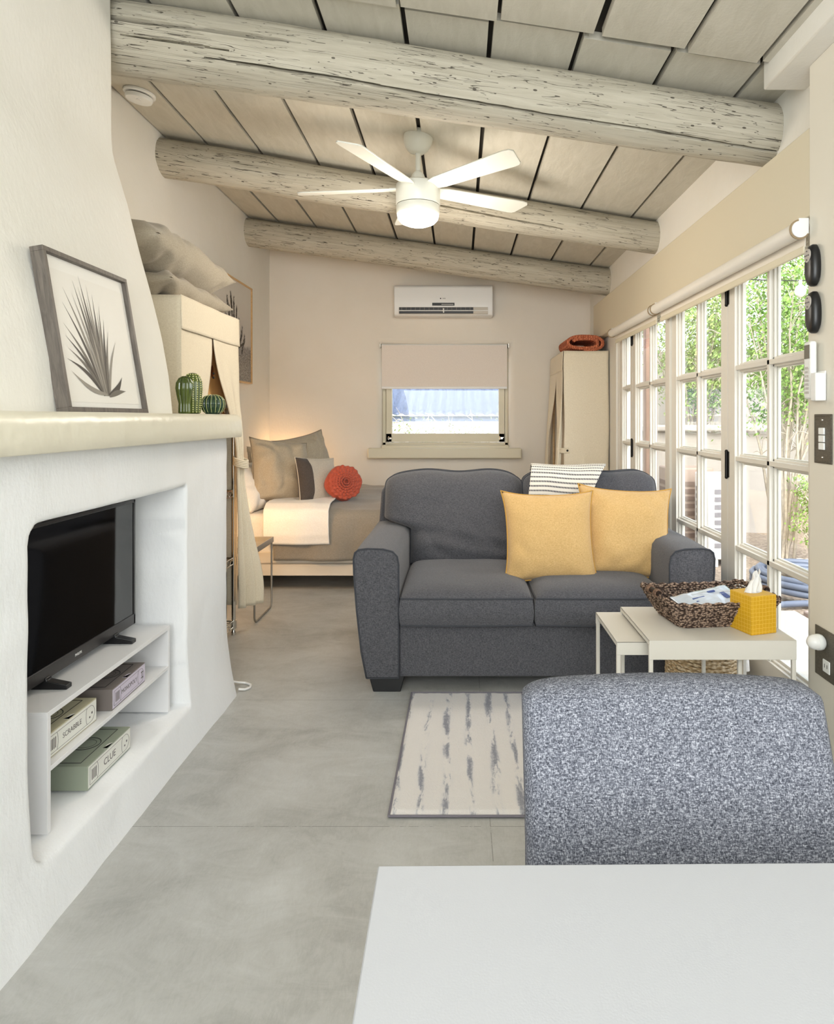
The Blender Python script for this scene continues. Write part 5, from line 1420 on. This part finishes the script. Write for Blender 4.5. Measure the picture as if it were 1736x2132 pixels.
# shrubs and trees
def leafm(name, c, c2):
    n = NT(name); n.set(Roughness=.6); n.col(n.ramp(n.noise(n.wc(), 7, 3), [(.3, c), (.7, c2)])); n.b.inputs['Transmission Weight'].default_value = 0
    n.b.inputs['Subsurface Weight'].default_value = 0
    return n.m
lg = leafm('leaf_green', (74, 116, 38), (140, 176, 80)); lg2 = leafm('leaf_green_pale', (104, 136, 66), (164, 186, 108)); bark = plain('pale_bark', (178, 168, 152), .9, noise=.1, nscale=30)
def tree(name, label, cat, x, y, z0, zc, rx, ry, rz, nl, seed, mt, size=.022, nb=26, lean=0):
    random.seed(seed); t = thing(name, label, cat, (x, y, z0))
    b = BM(); br = []
    for k in range(nb):
        a = random.uniform(0, 2*pi); e = random.uniform(-.5, 1); rr_ = random.uniform(.6, 1)
        tip = Vector((x+rx*rr_*cos(a)*math.cos(e*1.2), y+ry*rr_*sin(a)*math.cos(e*1.2), zc+rz*rr_*sin(e*1.2)))
        base = Vector((x+random.uniform(-.08, .08), y+random.uniform(-.08, .08), z0)); P = []
        for q in range(9):
            s = q/8; p = base.lerp(tip, s); p.x += .12*rx*NZ.noise(Vector((s*3, k, 1)))*s*2; p.y += .12*NZ.noise(Vector((s*3, k, 5))); p.z += .18*(tip.z-base.z)*sin(pi*s)*.6; P.append(p)
        br.append(P); tube(b, P, [.016*(1-.8*q/8) for q in range(9)], 5)
        for q in range(3, 9):
            for w in range(3):
                p = P[q]; d = Vector((random.gauss(0, 1), random.gauss(0, 1), random.gauss(0, 1))).normalized()*random.uniform(.1, .3)*rx
                tube(b, [p, p+d*.5+Vector((0, 0, .02)), p+d], [.004, .003, .0015], 4)
    obj('branches', b, bark, t, recalc=False)
    b = BM()
    for k in range(nl):
        P = random.choice(br); p = P[random.randint(4, 8)]+Vector((random.gauss(0, .16*rx), random.gauss(0, .16*ry), random.gauss(0, .15*rz)))
        n = Vector((random.gauss(0, 1), random.gauss(0, 1), random.gauss(0, 1))).normalized(); u = n.orthogonal().normalized(); v = n.cross(u); s = size*random.uniform(.6, 1.3)
        b.faces.new([b.verts.new(q) for q in (p-u*s, p-v*s*.4, p+u*s, p+v*s*.4)])
    obj('foliage', b, mt, t, smooth=False, recalc=False); return t
tree('garden_tree', 'leafy green tree outside filling the nearest glass door leaf', 'tree', 2.85, 5.9, -.06, 2.2, .75, .8, .62, 13000, 1, lg)
tree('garden_tree', 'pale green feathery tree outside beyond the middle door leaf', 'tree', 2.75, 7.9, -.06, 2.45, .75, .7, .55, 11000, 2, lg2, .026)
tree('garden_tree', 'tall background tree over the garden wall, seen high in the nearest door leaf', 'tree', 5.3, 8.4, -.06, 2.9, 1.6, 1.0, 1.2, 14000, 3, lg, .034)
tree('garden_shrub', 'small leafy shrub beside the rocks outside the nearest door leaf', 'shrub', 3.0, 5.45, -.06, .55, .28, .28, .38, 2600, 4, lg, .016, 16)
tree('garden_shrub', 'twiggy pale shrub outside the small back window', 'shrub', -.3, 8.3, -.06, .85, 1.0, .4, .35, 2600, 6, lg2, .02, 40)
# rocks
random.seed(11); rk = plain('pale_rock', (214, 200, 186), .9, noise=.06, nscale=12, bump=.4, bscale=30)
for k, (x, y, r_, lb) in enumerate(((3.02, 5.55, .13, 'largest pale boulder at the foot of the shrub outside'), (2.80, 5.45, .09, 'pale rock in front of the largest boulder outside'), (2.62, 5.6, .08, 'pale rock at the left end of the rock row outside'), (3.1, 5.25, .07, 'small pale rock at the right end of the rock row outside'))):
    b = BM(); bmesh.ops.create_icosphere(b, subdivisions=3, radius=r_)
    for v in b.verts:
        q = v.co.normalized(); v.co *= 1+.35*NZ.noise(q*1.6+Vector((k*5, 0, 0))); v.co.z *= .75
    bmesh.ops.translate(b, vec=(x, y, -.06+r_*.55), verts=b.verts)
    tag(obj('rock', b, rk, angle=50), lb, 'rock', 'rocks in the garden')
# hoses
hm = plain('grey_hose', (96, 104, 120), .45)
for k, lb in enumerate(('grey garden hose lying in loose coils on the gravel outside', 'thick grey hose running straight across the gravel near the paving')):
    b = BM(); P = []
    if k == 0:
        for i in range(150):
            a = i*.26; P.append((2.62+(.42+.05*sin(a*.37))*cos(a)*1.0, 4.85+(.42+.07*cos(a*.23))*sin(a), -.025+.03*abs(sin(a*.5))+.0006*i))
    else:
        for i in range(40): P.append((2.0+.045*i, 4.38+.06*sin(i*.2), -.025))
    tag(obj('garden_hose', tube(b, P, .022, 10), hm, angle=179), lb, 'hose')
# string light
sl = thing('string_light', 'clear round bulb on a wire outside, at the top of the nearest door leaf', 'light', (2.6, 5.1, 2.2))
b = BM(); tube(b, [(1.6+.16*i, 5.1, 2.27-.06*sin(pi*i/12)+.03) for i in range(13)], .004, 6); obj('wire', b, M['bin_black'], sl)
b = BM(); lathe(b, [(.012, .0), (.012, -.035), (.03, -.05), (.042, -.08), (.036, -.11), (.015, -.13), (.001, -.133)], 24, Matrix.Translation((2.59, 5.1, 2.245))); obj('bulb', b, plain('bulb_glass', (238, 236, 228), .1), sl)
# shed roof, seen through the back window
rf = thing('shed_roof', 'blue-grey corrugated metal roof edge seen through the back window', 'roof', (-.1, 8.9, 1.3))
def corr(u, v):
    x = -1.6+3.2*u; return Vector((x, 8.75+1.6*v, 1.245+.65*v+.012*sin(x*2*pi/.13)))
b = BM(); grid(b, 260, 12, corr); 
n_ = NT('blue_corrugated_metal'); n_.set(Roughness=.55, Metallic=.2); n_.col(n_.ramp(n_.noise(n_.wc((14, 3, 3)), 3, 5, .7), [(.3, (38, 46, 66)), (.7, (78, 90, 114))]))
o = obj('sheet', b, n_.m, rf, angle=179, recalc=False); solid(o, .006, 0)
b = BM(); box(b, -1.6, 1.6, 8.80, 8.84, 1.15, 1.225); obj('fascia', b, plain('blue_fascia', (96, 110, 136), .7), rf)
for x in (-1.5, 1.5):
    b = BM(); box(b, x-.04, x+.04, 8.85, 8.93, -.06, 1.24); obj('post', b, M['white'], rf)
bm = BM(); box(bm, -5, 1.55, 12.5, 12.7, -.2, 1.5); struct('wall_neighbour', bm, plain('bright_stucco', (214, 210, 202), .9))

# label every unlabeled structure root check
for o in bpy.data.objects:
    if o.type == 'LIGHT' or o.type == 'CAMERA': continue
    if o.parent is None and 'label' not in o and 'kind' not in o: print('UNLABELLED', o.name)
